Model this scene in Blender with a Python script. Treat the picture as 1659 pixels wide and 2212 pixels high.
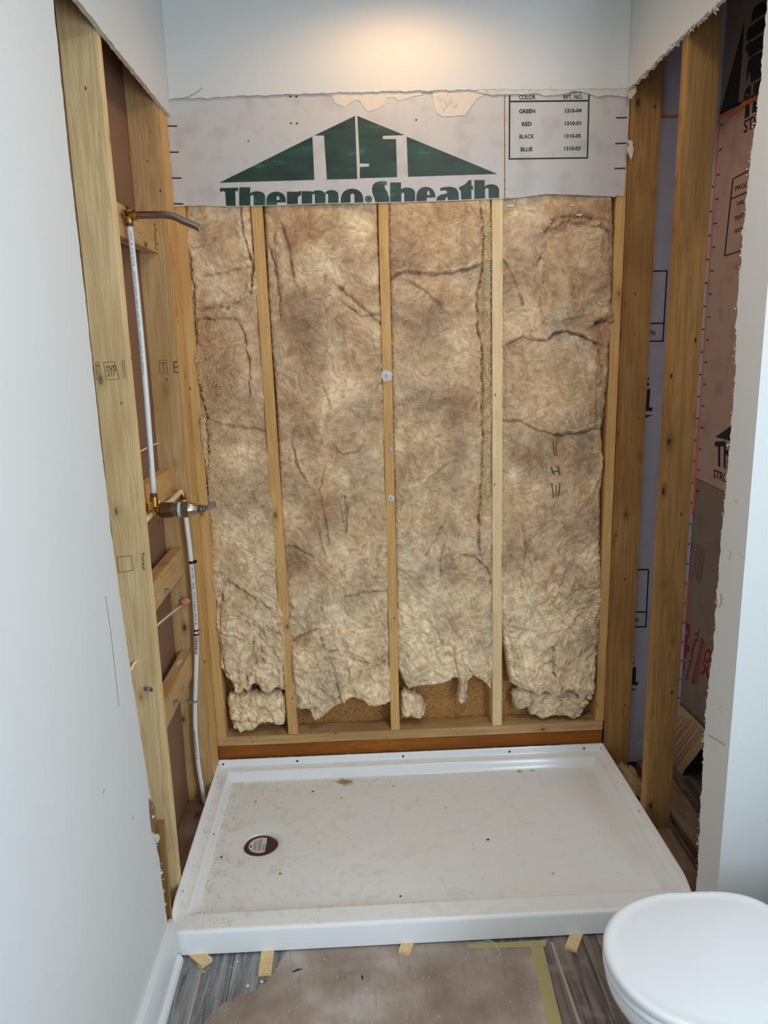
import bpy, bmesh, math, random
import numpy as np
from mathutils import Vector, Matrix, geometry

# ------------------------------------------------------------------ reset
for o in list(bpy.data.objects): bpy.data.objects.remove(o)
S = bpy.context.scene
COL = S.collection
random.seed(7)
PI = math.pi

# ------------------------------------------------------------------ camera
F_PX, IW, IH = 1637.8, 1659.0, 2212.0
CX, CY, CZ, YAW, PITCH, ROLL = 0.5774, -2.7151, 1.6957, 0.0355, -0.2213, -0.0253
_f = Vector((math.sin(YAW)*math.cos(PITCH), math.cos(YAW)*math.cos(PITCH), math.sin(PITCH)))
_r0 = Vector((math.cos(YAW), -math.sin(YAW), 0)); _u0 = _r0.cross(_f)
_r = _r0*math.cos(ROLL) + _u0*math.sin(ROLL)
_u = -_r0*math.sin(ROLL) + _u0*math.cos(ROLL)
cam_d = bpy.data.cameras.new('camera'); cam = bpy.data.objects.new('camera', cam_d); COL.objects.link(cam)
m = Matrix((( _r.x, _u.x, -_f.x, CX), (_r.y, _u.y, -_f.y, CY), (_r.z, _u.z, -_f.z, CZ), (0, 0, 0, 1)))
cam.matrix_world = m
cam_d.sensor_fit = 'VERTICAL'; cam_d.sensor_height = 36.0; cam_d.sensor_width = 27.0
cam_d.lens = F_PX/IH*36.0
cam_d.clip_start = 0.05
S.camera = cam

# ------------------------------------------------------------------ light
S.view_settings.view_transform = 'Standard'; S.view_settings.look = 'None'
S.view_settings.gamma = 1.0; S.view_settings.use_curve_mapping = False
S.view_settings.exposure = 0.04
W = bpy.data.worlds.new('daylight'); S.world = W; W.use_nodes = True
W.node_tree.nodes['Background'].inputs[0].default_value = (0.80, 0.92, 1.0, 1)
W.node_tree.nodes['Background'].inputs[1].default_value = 0.76

def lamp(name, kind, loc, energy, color, rot=(0, 0, 0), **kw):
    d = bpy.data.lights.new(name, kind); d.energy = energy; d.color = color
    for k, v in kw.items(): setattr(d, k, v)
    o = bpy.data.objects.new(name, d); o.location = loc; o.rotation_euler = rot; COL.objects.link(o); return o

# window daylight behind the camera, added overhead fill to brighten the pan, warm downlight over the shower
def aim(d): return Vector(d).to_track_quat('-Z', 'Y').to_euler()
lamp('window_daylight', 'AREA', (1.90, -2.75, 1.40), 51, (0.70, 0.87, 1.0), aim((-.90, .42, -.02)), shape='RECTANGLE', size=1.0, size_y=1.2)
lamp('added_overhead_fill', 'AREA', (1.15, -1.75, 2.76), 11, (1.0, 0.98, 0.94), aim((0, .1, -1)), shape='DISK', size=0.3)
lamp('shower_downlight_glow', 'SPOT', (0.77, -0.40, 2.785), 11.5, (1.0, 0.60, 0.28), aim((0, .12, -1)), spot_size=math.radians(168), spot_blend=0.5, shadow_soft_size=0.05)

# ------------------------------------------------------------------ helpers
def P(u, v, ax, val):
    """world point of the real plane coordinate[ax]=val seen at photo position (u,v)"""
    d = _f + _r*((u-IW/2)/F_PX) - _u*((v-IH/2)/F_PX)
    o = Vector((CX, CY, CZ)); t = (val-o[ax])/d[ax]
    return o + d*t

def mesh_obj(name, verts, faces, mat=None, parent=None, smooth=False, mats=None, fmat=None):
    me = bpy.data.meshes.new(name); me.from_pydata([tuple(v) for v in verts], [], faces)
    for mm in (mats or ([mat] if mat else [])): me.materials.append(mm)
    if fmat: me.polygons.foreach_set('material_index', fmat)
    if smooth: me.polygons.foreach_set('use_smooth', [True]*len(me.polygons))
    me.update()
    o = bpy.data.objects.new(name, me); COL.objects.link(o)
    if parent is not None: o.parent = parent
    return o

class MB:
    """collects simple shapes into one mesh"""
    def __init__(s): s.v = []; s.f = []; s.m = []
    def add(s, vs, fs, mi=0):
        b = len(s.v); s.v += [tuple(v) for v in vs]; s.f += [tuple(i+b for i in f) for f in fs]; s.m += [mi]*len(fs); return s
    def box(s, x0, x1, y0, y1, z0, z1, mi=0):
        vs = [(x, y, z) for x in (x0, x1) for y in (y0, y1) for z in (z0, z1)]
        return s.add(vs, [(0,1,3,2),(4,6,7,5),(0,4,5,1),(2,3,7,6),(0,2,6,4),(1,5,7,3)], mi)
    def tube(s, pts, r, n=14, mi=0, cap=True):
        pts = [Vector(p) for p in pts]; rs = r if isinstance(r, (list, tuple)) else [r]*len(pts)
        rings = []; up = Vector((0.13, 0.31, 0.94))
        for i, p in enumerate(pts):
            t = (pts[min(i+1, len(pts)-1)]-pts[max(i-1, 0)]).normalized()
            a = t.cross(up)
            if a.length < 0.2: a = t.cross(Vector((1, 0, 0)))
            a.normalize(); b = t.cross(a)
            rings.append([p + (a*math.cos(2*PI*k/n)+b*math.sin(2*PI*k/n))*rs[i] for k in range(n)])
        vs = [q for rr in rings for q in rr]
        fs = [(i*n+k, i*n+(k+1) % n, (i+1)*n+(k+1) % n, (i+1)*n+k) for i in range(len(pts)-1) for k in range(n)]
        if cap: fs += [tuple(range(n))[::-1], tuple((len(pts)-1)*n+k for k in range(n))]
        return s.add(vs, fs, mi)
    def build(s, name, mat=None, parent=None, smooth=False, mats=None):
        return mesh_obj(name, s.v, s.f, mat, parent, smooth, mats, s.m if mats else None)

def autosmooth(o, ang=35):
    me = o.data
    me.polygons.foreach_set('use_smooth', [True]*len(me.polygons))
    bm = bmesh.new(); bm.from_mesh(me); bmesh.ops.recalc_face_normals(bm, faces=bm.faces)
    for e in bm.edges:
        e.smooth = not (len(e.link_faces) == 2 and e.calc_face_angle(0) > math.radians(ang))
    bm.to_mesh(me); bm.free(); return o

def lathe_pts(prof, n=48, axis='z', c=(0, 0, 0)):
    vs = []; fs = []
    for (r, h) in prof:
        for k in range(n):
            a = 2*PI*k/n
            if axis == 'z': vs.append((c[0]+r*math.cos(a), c[1]+r*math.sin(a), c[2]+h))
            else: vs.append((c[0]+h, c[1]+r*math.cos(a), c[2]+r*math.sin(a)))
    for i in range(len(prof)-1):
        for k in range(n): fs.append((i*n+k, i*n+(k+1) % n, (i+1)*n+(k+1) % n, (i+1)*n+k))
    return vs, fs

def tag(o, label, cat, group=None, kind=None):
    o['label'] = label; o['category'] = cat
    if group: o['group'] = group
    if kind: o['kind'] = kind
    return o
def struct(o): o['kind'] = 'structure'; return o
def empty(name, loc, label, cat, group=None):
    o = bpy.data.objects.new(name, None); o.location = loc; o.empty_display_size = 0.05; COL.objects.link(o)
    return tag(o, label, cat, group)
def under(o, parent):
    """parent a world-space mesh to an Empty, keeping it in place"""
    o.parent = parent; o.matrix_parent_inverse = Matrix.Translation(-parent.location); return o

# numpy gradient noise
_rs = np.random.RandomState(11); _perm = _rs.permutation(512); _ang = _rs.rand(512)*2*PI
def gn(x, y, seed=0):
    xi = np.floor(x).astype(int); yi = np.floor(y).astype(int); xf = x-xi; yf = y-yi
    def g(ix, iy):
        h = _perm[(_perm[(ix+seed*17) % 512]+iy+seed*31) % 512]; a = _ang[h]; return np.cos(a), np.sin(a)
    u = xf*xf*xf*(xf*(xf*6-15)+10); v = yf*yf*yf*(yf*(yf*6-15)+10)
    def d(ix, iy, dx, dy):
        c, s_ = g(ix, iy); return c*dx+s_*dy
    a = d(xi, yi, xf, yf); b = d(xi+1, yi, xf-1, yf); c = d(xi, yi+1, xf, yf-1); e = d(xi+1, yi+1, xf-1, yf-1)
    return (a+u*(b-a))*(1-v)+(c+u*(e-c))*v
def fbm(x, y, o=4, seed=0, g=0.5):
    t = 0; a = 1
    for i in range(o): t = t+a*gn(x*2**i, y*2**i, seed+i); a *= g
    return t
def ridged(x, y, o=3, seed=0):
    t = 0; a = 1
    for i in range(o): t = t+a*(1-np.abs(gn(x*2**i, y*2**i, seed+i))*2.2); a *= 0.5
    return t
def n1(t, seed=0): return float(fbm(np.array([t]), np.array([seed*3.7+.5]), 4, seed)[0])

# ------------------------------------------------------------------ materials
def srgb(r, g, b):
    f = lambda c: (c/255/12.92) if c/255 <= 0.04045 else ((c/255+0.055)/1.055)**2.4
    return (f(r), f(g), f(b), 1)
def newmat(name):
    mt = bpy.data.materials.new(name); mt.use_nodes = True
    return mt, mt.node_tree, mt.node_tree.nodes['Principled BSDF']
def plain(name, col, rough=0.5, metal=0, spec=0.5, bump=0, bscale=200, var=0, vscale=8, coat=0):
    mt, nt, b = newmat(name); N = nt.nodes; L = nt.links
    b.inputs['Base Color'].default_value = col; b.inputs['Roughness'].default_value = rough
    b.inputs['Metallic'].default_value = metal; b.inputs['Specular IOR Level'].default_value = spec
    b.inputs['Coat Weight'].default_value = coat
    if bump or var:
        tc = N.new('ShaderNodeTexCoord')
    if bump:
        nz = N.new('ShaderNodeTexNoise'); nz.inputs['Scale'].default_value = bscale; nz.inputs['Detail'].default_value = 3
        L.new(tc.outputs['Object'], nz.inputs['Vector'])
        bp = N.new('ShaderNodeBump'); bp.inputs['Strength'].default_value = bump; bp.inputs['Distance'].default_value = 0.002
        L.new(nz.outputs[0], bp.inputs['Height']); L.new(bp.outputs[0], b.inputs['Normal'])
    if var:
        n2 = N.new('ShaderNodeTexNoise'); n2.inputs['Scale'].default_value = vscale; n2.inputs['Detail'].default_value = 5
        L.new(tc.outputs['Object'], n2.inputs['Vector'])
        mx = N.new('ShaderNodeMix'); mx.data_type = 'RGBA'
        mx.inputs[6].default_value = tuple(c*(1-var) for c in col[:3])+(1,); mx.inputs[7].default_value = tuple(min(1, c*(1+var)) for c in col[:3])+(1,)
        L.new(n2.outputs[0], mx.inputs[0]); L.new(mx.outputs[2], b.inputs['Base Color'])
    return mt

def wood(name, light, dark, knot=(60, 35, 15), knot_amt=1.0, nail=.042, grey=0.0, rough=0.65):
    """sawn lumber; grain runs along local Z"""
    mt, nt, b = newmat(name); N = nt.nodes; L = nt.links
    tc = N.new('ShaderNodeTexCoord'); oi = N.new('ShaderNodeObjectInfo')
    off = N.new('ShaderNodeVectorMath'); off.operation = 'SCALE'; off.inputs[0].default_value = (3.1, 5.7, 9.3)
    L.new(oi.outputs['Random'], off.inputs['Scale'])
    add = N.new('ShaderNodeVectorMath'); add.operation = 'ADD'; L.new(tc.outputs['Object'], add.inputs[0]); L.new(off.outputs[0], add.inputs[1])
    def mapped(sx, sy, sz):
        mp = N.new('ShaderNodeVectorMath'); mp.operation = 'MULTIPLY'; mp.inputs[1].default_value = (sx, sy, sz); L.new(add.outputs[0], mp.inputs[0]); return mp.outputs[0]
    def noise(vec, scale, det=4, dist=0):
        n = N.new('ShaderNodeTexNoise'); n.inputs['Scale'].default_value = scale; n.inputs['Detail'].default_value = det; n.inputs['Distortion'].default_value = dist
        L.new(vec, n.inputs['Vector']); return n.outputs[0]
    def ramp(fac, p0, c0, p1, c1):
        r = N.new('ShaderNodeValToRGB'); r.color_ramp.elements[0].position = p0; r.color_ramp.elements[0].color = c0
        r.color_ramp.elements[1].position = p1; r.color_ramp.elements[1].color = c1; L.new(fac, r.inputs[0]); return r.outputs[0]
    def mix(a, c, fac, mode='MIX'):
        x = N.new('ShaderNodeMix'); x.data_type = 'RGBA'; x.blend_type = mode
        for s_, val in ((0, fac), (6, a), (7, c)):
            if hasattr(val, 'is_linked') or hasattr(val, 'links'): L.new(val, x.inputs[s_])
            else: x.inputs[s_].default_value = val
        return x.outputs[2]
    # knots bend the grain
    vo = N.new('ShaderNodeTexVoronoi'); vo.inputs['Scale'].default_value = 1; L.new(mapped(13, 13, 6.5), vo.inputs['Vector'])
    grain = noise(mapped(34, 34, 1.3), 1, 3, 0.8)
    wv = N.new('ShaderNodeMath'); wv.operation = 'MULTIPLY'; wv.inputs[1].default_value = 42; L.new(grain, wv.inputs[0])
    kd = N.new('ShaderNodeMath'); kd.operation = 'DIVIDE'; kd.inputs[0].default_value = 0.9; 
    ka = N.new('ShaderNodeMath'); ka.operation = 'ADD'; ka.inputs[1].default_value = 0.12; L.new(vo.outputs['Distance'], ka.inputs[0]); L.new(ka.outputs[0], kd.inputs[1])
    ws = N.new('ShaderNodeMath'); ws.operation = 'ADD'; L.new(wv.outputs[0], ws.inputs[0]); L.new(kd.outputs[0], ws.inputs[1])
    sn = N.new('ShaderNodeMath'); sn.operation = 'SINE'; L.new(ws.outputs[0], sn.inputs[0])
    g2 = N.new('ShaderNodeMapRange'); g2.inputs[1].default_value = -1; g2.inputs[2].default_value = 1; L.new(sn.outputs[0], g2.inputs[0])
    c = ramp(g2.outputs[0], 0.0, srgb(*[light[i]*.62+dark[i]*.38 for i in range(3)]), 0.85, srgb(*light))
    fine = noise(mapped(420, 420, 7), 1, 3)
    c = mix(c, srgb(*dark), ramp(fine, 0.45, (0, 0, 0, 1), 0.85, (.55, .55, .55, 1)))
    big = noise(mapped(5, 5, 2.2), 1, 4, .5)
    c = mix(c, srgb(*dark), ramp(big, 0.42, (0, 0, 0, 1), 0.75, (.75, .75, .75, 1)))
    if knot_amt:
        c = mix(c, srgb(*[dark[i]*.8 for i in range(3)]), ramp(vo.outputs['Distance'], 0.09, (.55*knot_amt,)*3+(1,), 0.24, (0, 0, 0, 1)))
        c = mix(c, srgb(*knot), ramp(vo.outputs['Distance'], 0.07, (.9*knot_amt,)*3+(1,), 0.095, (0, 0, 0, 1)))
        v2 = N.new('ShaderNodeTexVoronoi'); v2.inputs['Scale'].default_value = 1; L.new(mapped(19, 19, 9), v2.inputs['Vector'])
        c = mix(c, srgb(25, 15, 8), ramp(v2.outputs['Distance'], nail*.8, (.9, .9, .9, 1), nail*1.4, (0, 0, 0, 1)))
    if grey:
        c = mix(c, srgb(150, 140, 128), ramp(noise(mapped(14, 14, 9), 1, 6), 0.4, (0, 0, 0, 1), 0.7, (grey,)*3+(1,)))
    L.new(c, b.inputs['Base Color']); b.inputs['Roughness'].default_value = rough; b.inputs['Specular IOR Level'].default_value = 0.25
    bp = N.new('ShaderNodeBump'); bp.inputs['Strength'].default_value = 0.25; bp.inputs['Distance'].default_value = 0.0015; L.new(fine, bp.inputs['Height']); L.new(bp.outputs[0], b.inputs['Normal'])
    return mt

M = {}
M['paint'] = plain('painted_drywall', srgb(214, 215, 214), 0.55, bump=.08, bscale=300, var=.015, vscale=3)
M['gypsum'] = plain('gypsum_core', srgb(214, 210, 202), 0.95, bump=.6, bscale=400, var=.12, vscale=60)
M['tornpaper'] = plain('torn_drywall_paper', srgb(220, 212, 200), 0.95, bump=.5, bscale=250, var=.1, vscale=50)
M['kraft'] = plain('brown_gypsum_paper', srgb(132, 98, 74), 0.9, bump=.15, bscale=300, var=.08, vscale=4)
M['trim'] = plain('white_gloss_trim', srgb(222, 224, 226), 0.3)
M['wood_near'] = wood('lumber_greenish_pine', (234, 208, 158), (190, 152, 100), knot_amt=.6)
M['wood_mid'] = wood('lumber_golden_pine', (204, 168, 118), (160, 120, 74), knot_amt=.9)
M['wood_yel'] = wood('lumber_yellow_pine', (222, 180, 118), (188, 140, 80), knot_amt=.7)
M['wood_white'] = wood('lumber_fresh_spruce', (242, 216, 170), (222, 186, 130), knot_amt=.6)
M['wood_brown'] = wood('lumber_brown_pine', (172, 130, 78), (118, 84, 46), nail=.06)
M['wood_dirty'] = wood('lumber_dusty', (150, 122, 96), (92, 68, 50), grey=.8)
M['wood_orange'] = wood('stained_board', (166, 98, 32), (120, 66, 18), knot_amt=0)
M['shim'] = wood('shim_pine', (232, 204, 158), (196, 156, 102), knot_amt=0)
M['black'] = plain('black_ink', srgb(28, 30, 30), .7)
M['ink'] = plain('dark_green_ink', srgb(22, 48, 40), .6)
M['graphite'] = plain('grey_stamp_ink', srgb(110, 92, 66), .8)
M['red_ink'] = plain('red_ink', srgb(150, 32, 38), .7)
M['orange_foam'] = plain('orange_sealant', srgb(210, 112, 70), .9, bump=.8, bscale=120, var=.15, vscale=50)
M['pink'] = plain('pink_putty', srgb(216, 140, 110), .8, bump=.5, bscale=150)
M['pex'] = plain('white_pex', srgb(226, 226, 224), .35)
M['pexcream'] = plain('cream_pex', srgb(240, 220, 190), .4)
M['ringred'] = plain('dark_red_plastic', srgb(104, 30, 26), .5)
M['brass'] = plain('brass', srgb(190, 150, 80), .35, 1, bump=.1, bscale=150, var=.2, vscale=30)
M['brassdark'] = plain('aged_bronze', srgb(128, 104, 72), .42, 1)
M['nickel'] = plain('brushed_nickel', srgb(176, 160, 146), .25, 1)
M['steel'] = plain('steel', srgb(180, 182, 184), .35, 1)
M['clearring'] = plain('pale_blue_plastic', srgb(176, 204, 210), .3)
M['greyclip'] = plain('grey_plastic', srgb(128, 130, 132), .5)
M['blackplastic'] = plain('black_plastic', srgb(16, 16, 18), .4)
M['porcelain'] = plain('white_porcelain', srgb(232, 234, 236), .12, coat=.4)
M['lidplastic'] = plain('white_seat_plastic', srgb(226, 228, 230), .28)
M['dark'] = plain('void_shade_sheet', srgb(60, 52, 46), .95, var=.2, vscale=10)  # dark tone carries the shade of the unlit cavity
M['tan'] = plain('tan_kraft_paper', srgb(196, 168, 132), .85, var=.06, vscale=12)
M['tape'] = plain('masking_tape', srgb(172, 162, 112), .7, var=.12, vscale=25)
M['ring'] = plain('dark_rubber', srgb(60, 54, 46), .6)
M['label'] = plain('white_sticker', srgb(214, 212, 208), .5)
M['green'] = None

def green_mat():
    mt, nt, b = newmat('green_print'); N = nt.nodes; L = nt.links
    tc = N.new('ShaderNodeTexCoord'); mp = N.new('ShaderNodeMapping'); mp.inputs['Scale'].default_value = (9, 9, 30); L.new(tc.outputs['Object'], mp.inputs[0])
    nz = N.new('ShaderNodeTexNoise'); nz.inputs['Scale'].default_value = 1; nz.inputs['Detail'].default_value = 7; L.new(mp.outputs[0], nz.inputs['Vector'])
    r = N.new('ShaderNodeValToRGB'); cr = r.color_ramp
    cr.elements[0].position = .35; cr.elements[0].color = srgb(20, 38, 40); cr.elements[1].position = .62; cr.elements[1].color = srgb(24, 66, 50)
    e = cr.elements.new(.72); e.color = srgb(70, 108, 90)
    L.new(nz.outputs[0], r.inputs[0]); L.new(r.outputs[0], b.inputs['Base Color']); b.inputs['Roughness'].default_value = .45
    return mt
M['green'] = green_mat()

def board_mat(name, base, dirt, amt=.5):
    mt, nt, b = newmat(name); N = nt.nodes; L = nt.links
    tc = N.new('ShaderNodeTexCoord')
    nz = N.new('ShaderNodeTexNoise'); nz.inputs['Scale'].default_value = 14; nz.inputs['Detail'].default_value = 8; L.new(tc.outputs['Object'], nz.inputs['Vector'])
    r = N.new('ShaderNodeValToRGB'); r.color_ramp.elements[0].position = .5; r.color_ramp.elements[0].color = (0, 0, 0, 1); r.color_ramp.elements[1].position = .8; r.color_ramp.elements[1].color = (amt,)*3+(1,)
    L.new(nz.outputs[0], r.inputs[0])
    mx = N.new('ShaderNodeMix'); mx.data_type = 'RGBA'; mx.inputs[6].default_value = base; mx.inputs[7].default_value = dirt
    L.new(r.outputs[0], mx.inputs[0]); L.new(mx.outputs[2], b.inputs['Base Color']); b.inputs['Roughness'].default_value = .55
    return mt
M['board'] = board_mat('white_sheathing', srgb(200, 197, 196), srgb(150, 144, 140))
M['board2'] = board_mat('lavender_sheathing', srgb(192, 188, 204), srgb(140, 134, 140), .3)
M['board3'] = board_mat('pinkish_sheathing', srgb(188, 160, 146), srgb(130, 108, 98), .6)
M['board4'] = board_mat('brown_grey_sheathing', srgb(140, 124, 112), srgb(104, 92, 82), .6)

def batt_mat():
    mt, nt, b = newmat('mineral_wool'); N = nt.nodes; L = nt.links
    at = N.new('ShaderNodeAttribute'); at.attribute_name = 'tint'
    mo = N.new('ShaderNodeAttribute'); mo.attribute_name = 'mould'
    tc = N.new('ShaderNodeTexCoord')
    def nzz(vec, sc, det, dist=0):
        q = N.new('ShaderNodeTexNoise'); q.inputs['Scale'].default_value = sc; q.inputs['Detail'].default_value = det; q.inputs['Distortion'].default_value = dist; L.new(vec, q.inputs['Vector']); return q.outputs[0]
    wn = N.new('ShaderNodeTexNoise'); wn.inputs['Scale'].default_value = 13; wn.inputs['Detail'].default_value = 4; L.new(tc.outputs['Object'], wn.inputs['Vector'])
    wv = N.new('ShaderNodeVectorMath'); wv.operation = 'MULTIPLY_ADD'; wv.inputs[1].default_value = (.09, .0, .09); L.new(wn.outputs['Color'], wv.inputs[0]); L.new(tc.outputs['Object'], wv.inputs[2])
    def mapd(sx, sz, rot):
        q = N.new('ShaderNodeVectorRotate'); q.rotation_type = 'Y_AXIS'; q.inputs['Angle'].default_value = rot; L.new(wv.outputs[0], q.inputs['Vector'])
        z = N.new('ShaderNodeVectorMath'); z.operation = 'MULTIPLY'; z.inputs[1].default_value = (sx, 30, sz); L.new(q.outputs[0], z.inputs[0]); return z.outputs[0]
    w1_ = nzz(mapd(80, 20, .6), 1, 8, .8); w2_ = nzz(mapd(20, 80, .25), 1, 8, .8); wsel = nzz(tc.outputs['Object'], 6, 4, 1)
    iso = nzz(wv.outputs[0], 42, 9, .5)
    def avg(a_, b_):
        q = N.new('ShaderNodeMath'); q.operation = 'MULTIPLY_ADD'; q.inputs[1].default_value = .5
        z = N.new('ShaderNodeMath'); z.operation = 'MULTIPLY'; z.inputs[1].default_value = .5; L.new(b_, z.inputs[0]); L.new(a_, q.inputs[0]); L.new(z.outputs[0], q.inputs[2]); return q.outputs[0]
    wa = avg(w1_, iso); wb = avg(w2_, iso)
    sel = N.new('ShaderNodeMapRange'); sel.inputs[1].default_value = .35; sel.inputs[2].default_value = .65; L.new(wsel, sel.inputs[0])
    nz = N.new('ShaderNodeMix'); nz.data_type = 'FLOAT'; L.new(sel.outputs[0], nz.inputs[0]); L.new(wa, nz.inputs[2]); L.new(wb, nz.inputs[3])
    r = N.new('ShaderNodeValToRGB'); r.color_ramp.elements[0].position = .36; r.color_ramp.elements[0].color = (.66, .585, .51, 1); r.color_ramp.elements[1].position = .62; r.color_ramp.elements[1].color = (1.22, 1.2, 1.18, 1)
    L.new(nz.outputs[0], r.inputs[0])
    mx = N.new('ShaderNodeMix'); mx.data_type = 'RGBA'; mx.blend_type = 'MULTIPLY'; mx.inputs[0].default_value = 1; L.new(at.outputs['Color'], mx.inputs[6]); L.new(r.outputs[0], mx.inputs[7])
    vo = N.new('ShaderNodeTexVoronoi'); vo.inputs['Scale'].default_value = 300
    wd = N.new('ShaderNodeTexNoise'); wd.inputs['Scale'].default_value = 150; L.new(tc.outputs['Object'], wd.inputs['Vector'])
    wq = N.new('ShaderNodeVectorMath'); wq.operation = 'MULTIPLY_ADD'; wq.inputs[1].default_value = (.007, .0, .007); L.new(wd.outputs['Color'], wq.inputs[0]); L.new(tc.outputs['Object'], wq.inputs[2]); L.new(wq.outputs[0], vo.inputs['Vector'])
    n3 = N.new('ShaderNodeTexNoise'); n3.inputs['Scale'].default_value = 22; n3.inputs['Detail'].default_value = 4; L.new(tc.outputs['Object'], n3.inputs['Vector'])
    # dot where  distance < 0.30 * mould * (noise)
    ml = N.new('ShaderNodeMath'); ml.operation = 'MULTIPLY'; L.new(mo.outputs['Fac'], ml.inputs[0])
    pw = N.new('ShaderNodeMapRange'); pw.inputs[1].default_value = .36; pw.inputs[2].default_value = .74; pw.inputs[3].default_value = 0; pw.inputs[4].default_value = .58; L.new(n3.outputs[0], pw.inputs[0])
    L.new(pw.outputs[0], ml.inputs[1])
    sb = N.new('ShaderNodeMath'); sb.operation = 'SUBTRACT'; L.new(ml.outputs[0], sb.inputs[0]); L.new(vo.outputs['Distance'], sb.inputs[1])
    sr = N.new('ShaderNodeMapRange'); sr.inputs[1].default_value = -.16; sr.inputs[2].default_value = .10; sr.inputs[3].default_value = 0; sr.inputs[4].default_value = .66; L.new(sb.outputs[0], sr.inputs[0])
    m2 = N.new('ShaderNodeMix'); m2.data_type = 'RGBA'; L.new(sr.outputs[0], m2.inputs[0]); L.new(mx.outputs[2], m2.inputs[6]); m2.inputs[7].default_value = srgb(96, 82, 70)
    L.new(m2.outputs[2], b.inputs['Base Color'])
    b.inputs['Roughness'].default_value = 1; b.inputs['Specular IOR Level'].default_value = 0.05
    b.inputs['Sheen Weight'].default_value = .15
    n4 = N.new('ShaderNodeTexNoise'); n4.inputs['Scale'].default_value = 160; n4.inputs['Detail'].default_value = 5; n4.inputs['Distortion'].default_value = 3; L.new(tc.outputs['Object'], n4.inputs['Vector'])
    bp = N.new('ShaderNodeBump'); bp.inputs['Strength'].default_value = .8; bp.inputs['Distance'].default_value = .004; L.new(nz.outputs[0], bp.inputs['Height']); L.new(bp.outputs[0], b.inputs['Normal'])
    return mt
M['batt'] = batt_mat()
M['fibre'] = plain('pale_fibre', srgb(226, 206, 176), 1, spec=.05)
M['shaving'] = plain('wood_shaving', srgb(246, 222, 172), .9, var=.15, vscale=40)

def osb_mat():
    mt, nt, b = newmat('oriented_strand_board'); N = nt.nodes; L = nt.links
    tc = N.new('ShaderNodeTexCoord'); vo = N.new('ShaderNodeTexVoronoi'); vo.inputs['Scale'].default_value = 1
    mp = N.new('ShaderNodeMapping'); mp.inputs['Scale'].default_value = (230, 80, 330); L.new(tc.outputs['Object'], mp.inputs[0])
    L.new(mp.outputs[0], vo.inputs['Vector'])
    r = N.new('ShaderNodeValToRGB'); cr = r.color_ramp; cr.elements[0].color = srgb(120, 76, 34); cr.elements[1].color = srgb(206, 158, 92)
    e = cr.elements.new(.45); e.color = srgb(176, 124, 62); e = cr.elements.new(.06); e.color = srgb(60, 36, 18); e = cr.elements.new(.1); e.color = srgb(140, 92, 44)
    L.new(vo.outputs['Color'], r.inputs[0]); L.new(r.outputs[0], b.inputs['Base Color']); b.inputs['Roughness'].default_value = .7
    return mt
M['osb'] = osb_mat()

def pan_mat():
    mt, nt, b = newmat('white_acrylic_dusty'); N = nt.nodes; L = nt.links
    tc = N.new('ShaderNodeTexCoord'); sp = N.new('ShaderNodeSeparateXYZ'); L.new(tc.outputs['Object'], sp.inputs[0])
    ge = N.new('ShaderNodeNewGeometry'); sn = N.new('ShaderNodeSeparateXYZ'); L.new(ge.outputs['Normal'], sn.inputs[0])
    def noise(sc, det=6, dist=0):
        n = N.new('ShaderNodeTexNoise'); n.inputs['Scale'].default_value = sc; n.inputs['Detail'].default_value = det; n.inputs['Distortion'].default_value = dist; L.new(tc.outputs['Object'], n.inputs['Vector']); return n.outputs[0]
    def rng(v, a, b_, c, d):
        q = N.new('ShaderNodeMapRange'); q.inputs[1].default_value = a; q.inputs[2].default_value = b_; q.inputs[3].default_value = c; q.inputs[4].default_value = d; L.new(v, q.inputs[0]); return q.outputs[0]
    def mul(a, c):
        q = N.new('ShaderNodeMath'); q.operation = 'MULTIPLY'
        L.new(a, q.inputs[0]); L.new(c, q.inputs[1]); return q.outputs[0]
    def mix(a, c, fac):
        x = N.new('ShaderNodeMix'); x.data_type = 'RGBA'
        if hasattr(a, 'links'): L.new(a, x.inputs[6])
        else: x.inputs[6].default_value = a
        x.inputs[7].default_value = c; L.new(fac, x.inputs[0]); return x.outputs[2]
    up = rng(sn.outputs['Z'], .7, .97, 0, 1)                    # dust lies on the level parts
    c = mix(srgb(240, 241, 242), srgb(243, 242, 238), mul(up, rng(noise(7, 5), .3, .6, .45, 1)))
    left = rng(sp.outputs['X'], .05, 1.1, 1, .25)
    c = mix(c, srgb(200, 193, 174), mul(mul(up, left), rng(noise(16, 8, 1), .52, .75, 0, .55)))
    vo = N.new('ShaderNodeTexVoronoi'); vo.inputs['Scale'].default_value = 150; L.new(tc.outputs['Object'], vo.inputs['Vector'])
    sel = rng(noise(11, 6, 1), .48, .66, 0, .30)
    th = N.new('ShaderNodeMath'); th.operation = 'SUBTRACT'; L.new(mul(sel, left), th.inputs[0]); L.new(vo.outputs['Distance'], th.inputs[1])
    c = mix(c, srgb(120, 104, 78), mul(up, rng(th.outputs[0], -.08, .06, 0, .6)))
    L.new(c, b.inputs['Base Color'])
    L.new(rng(up, 0, 1, .18, .5), b.inputs['Roughness'])
    return mt
M['pan'] = pan_mat()

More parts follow.
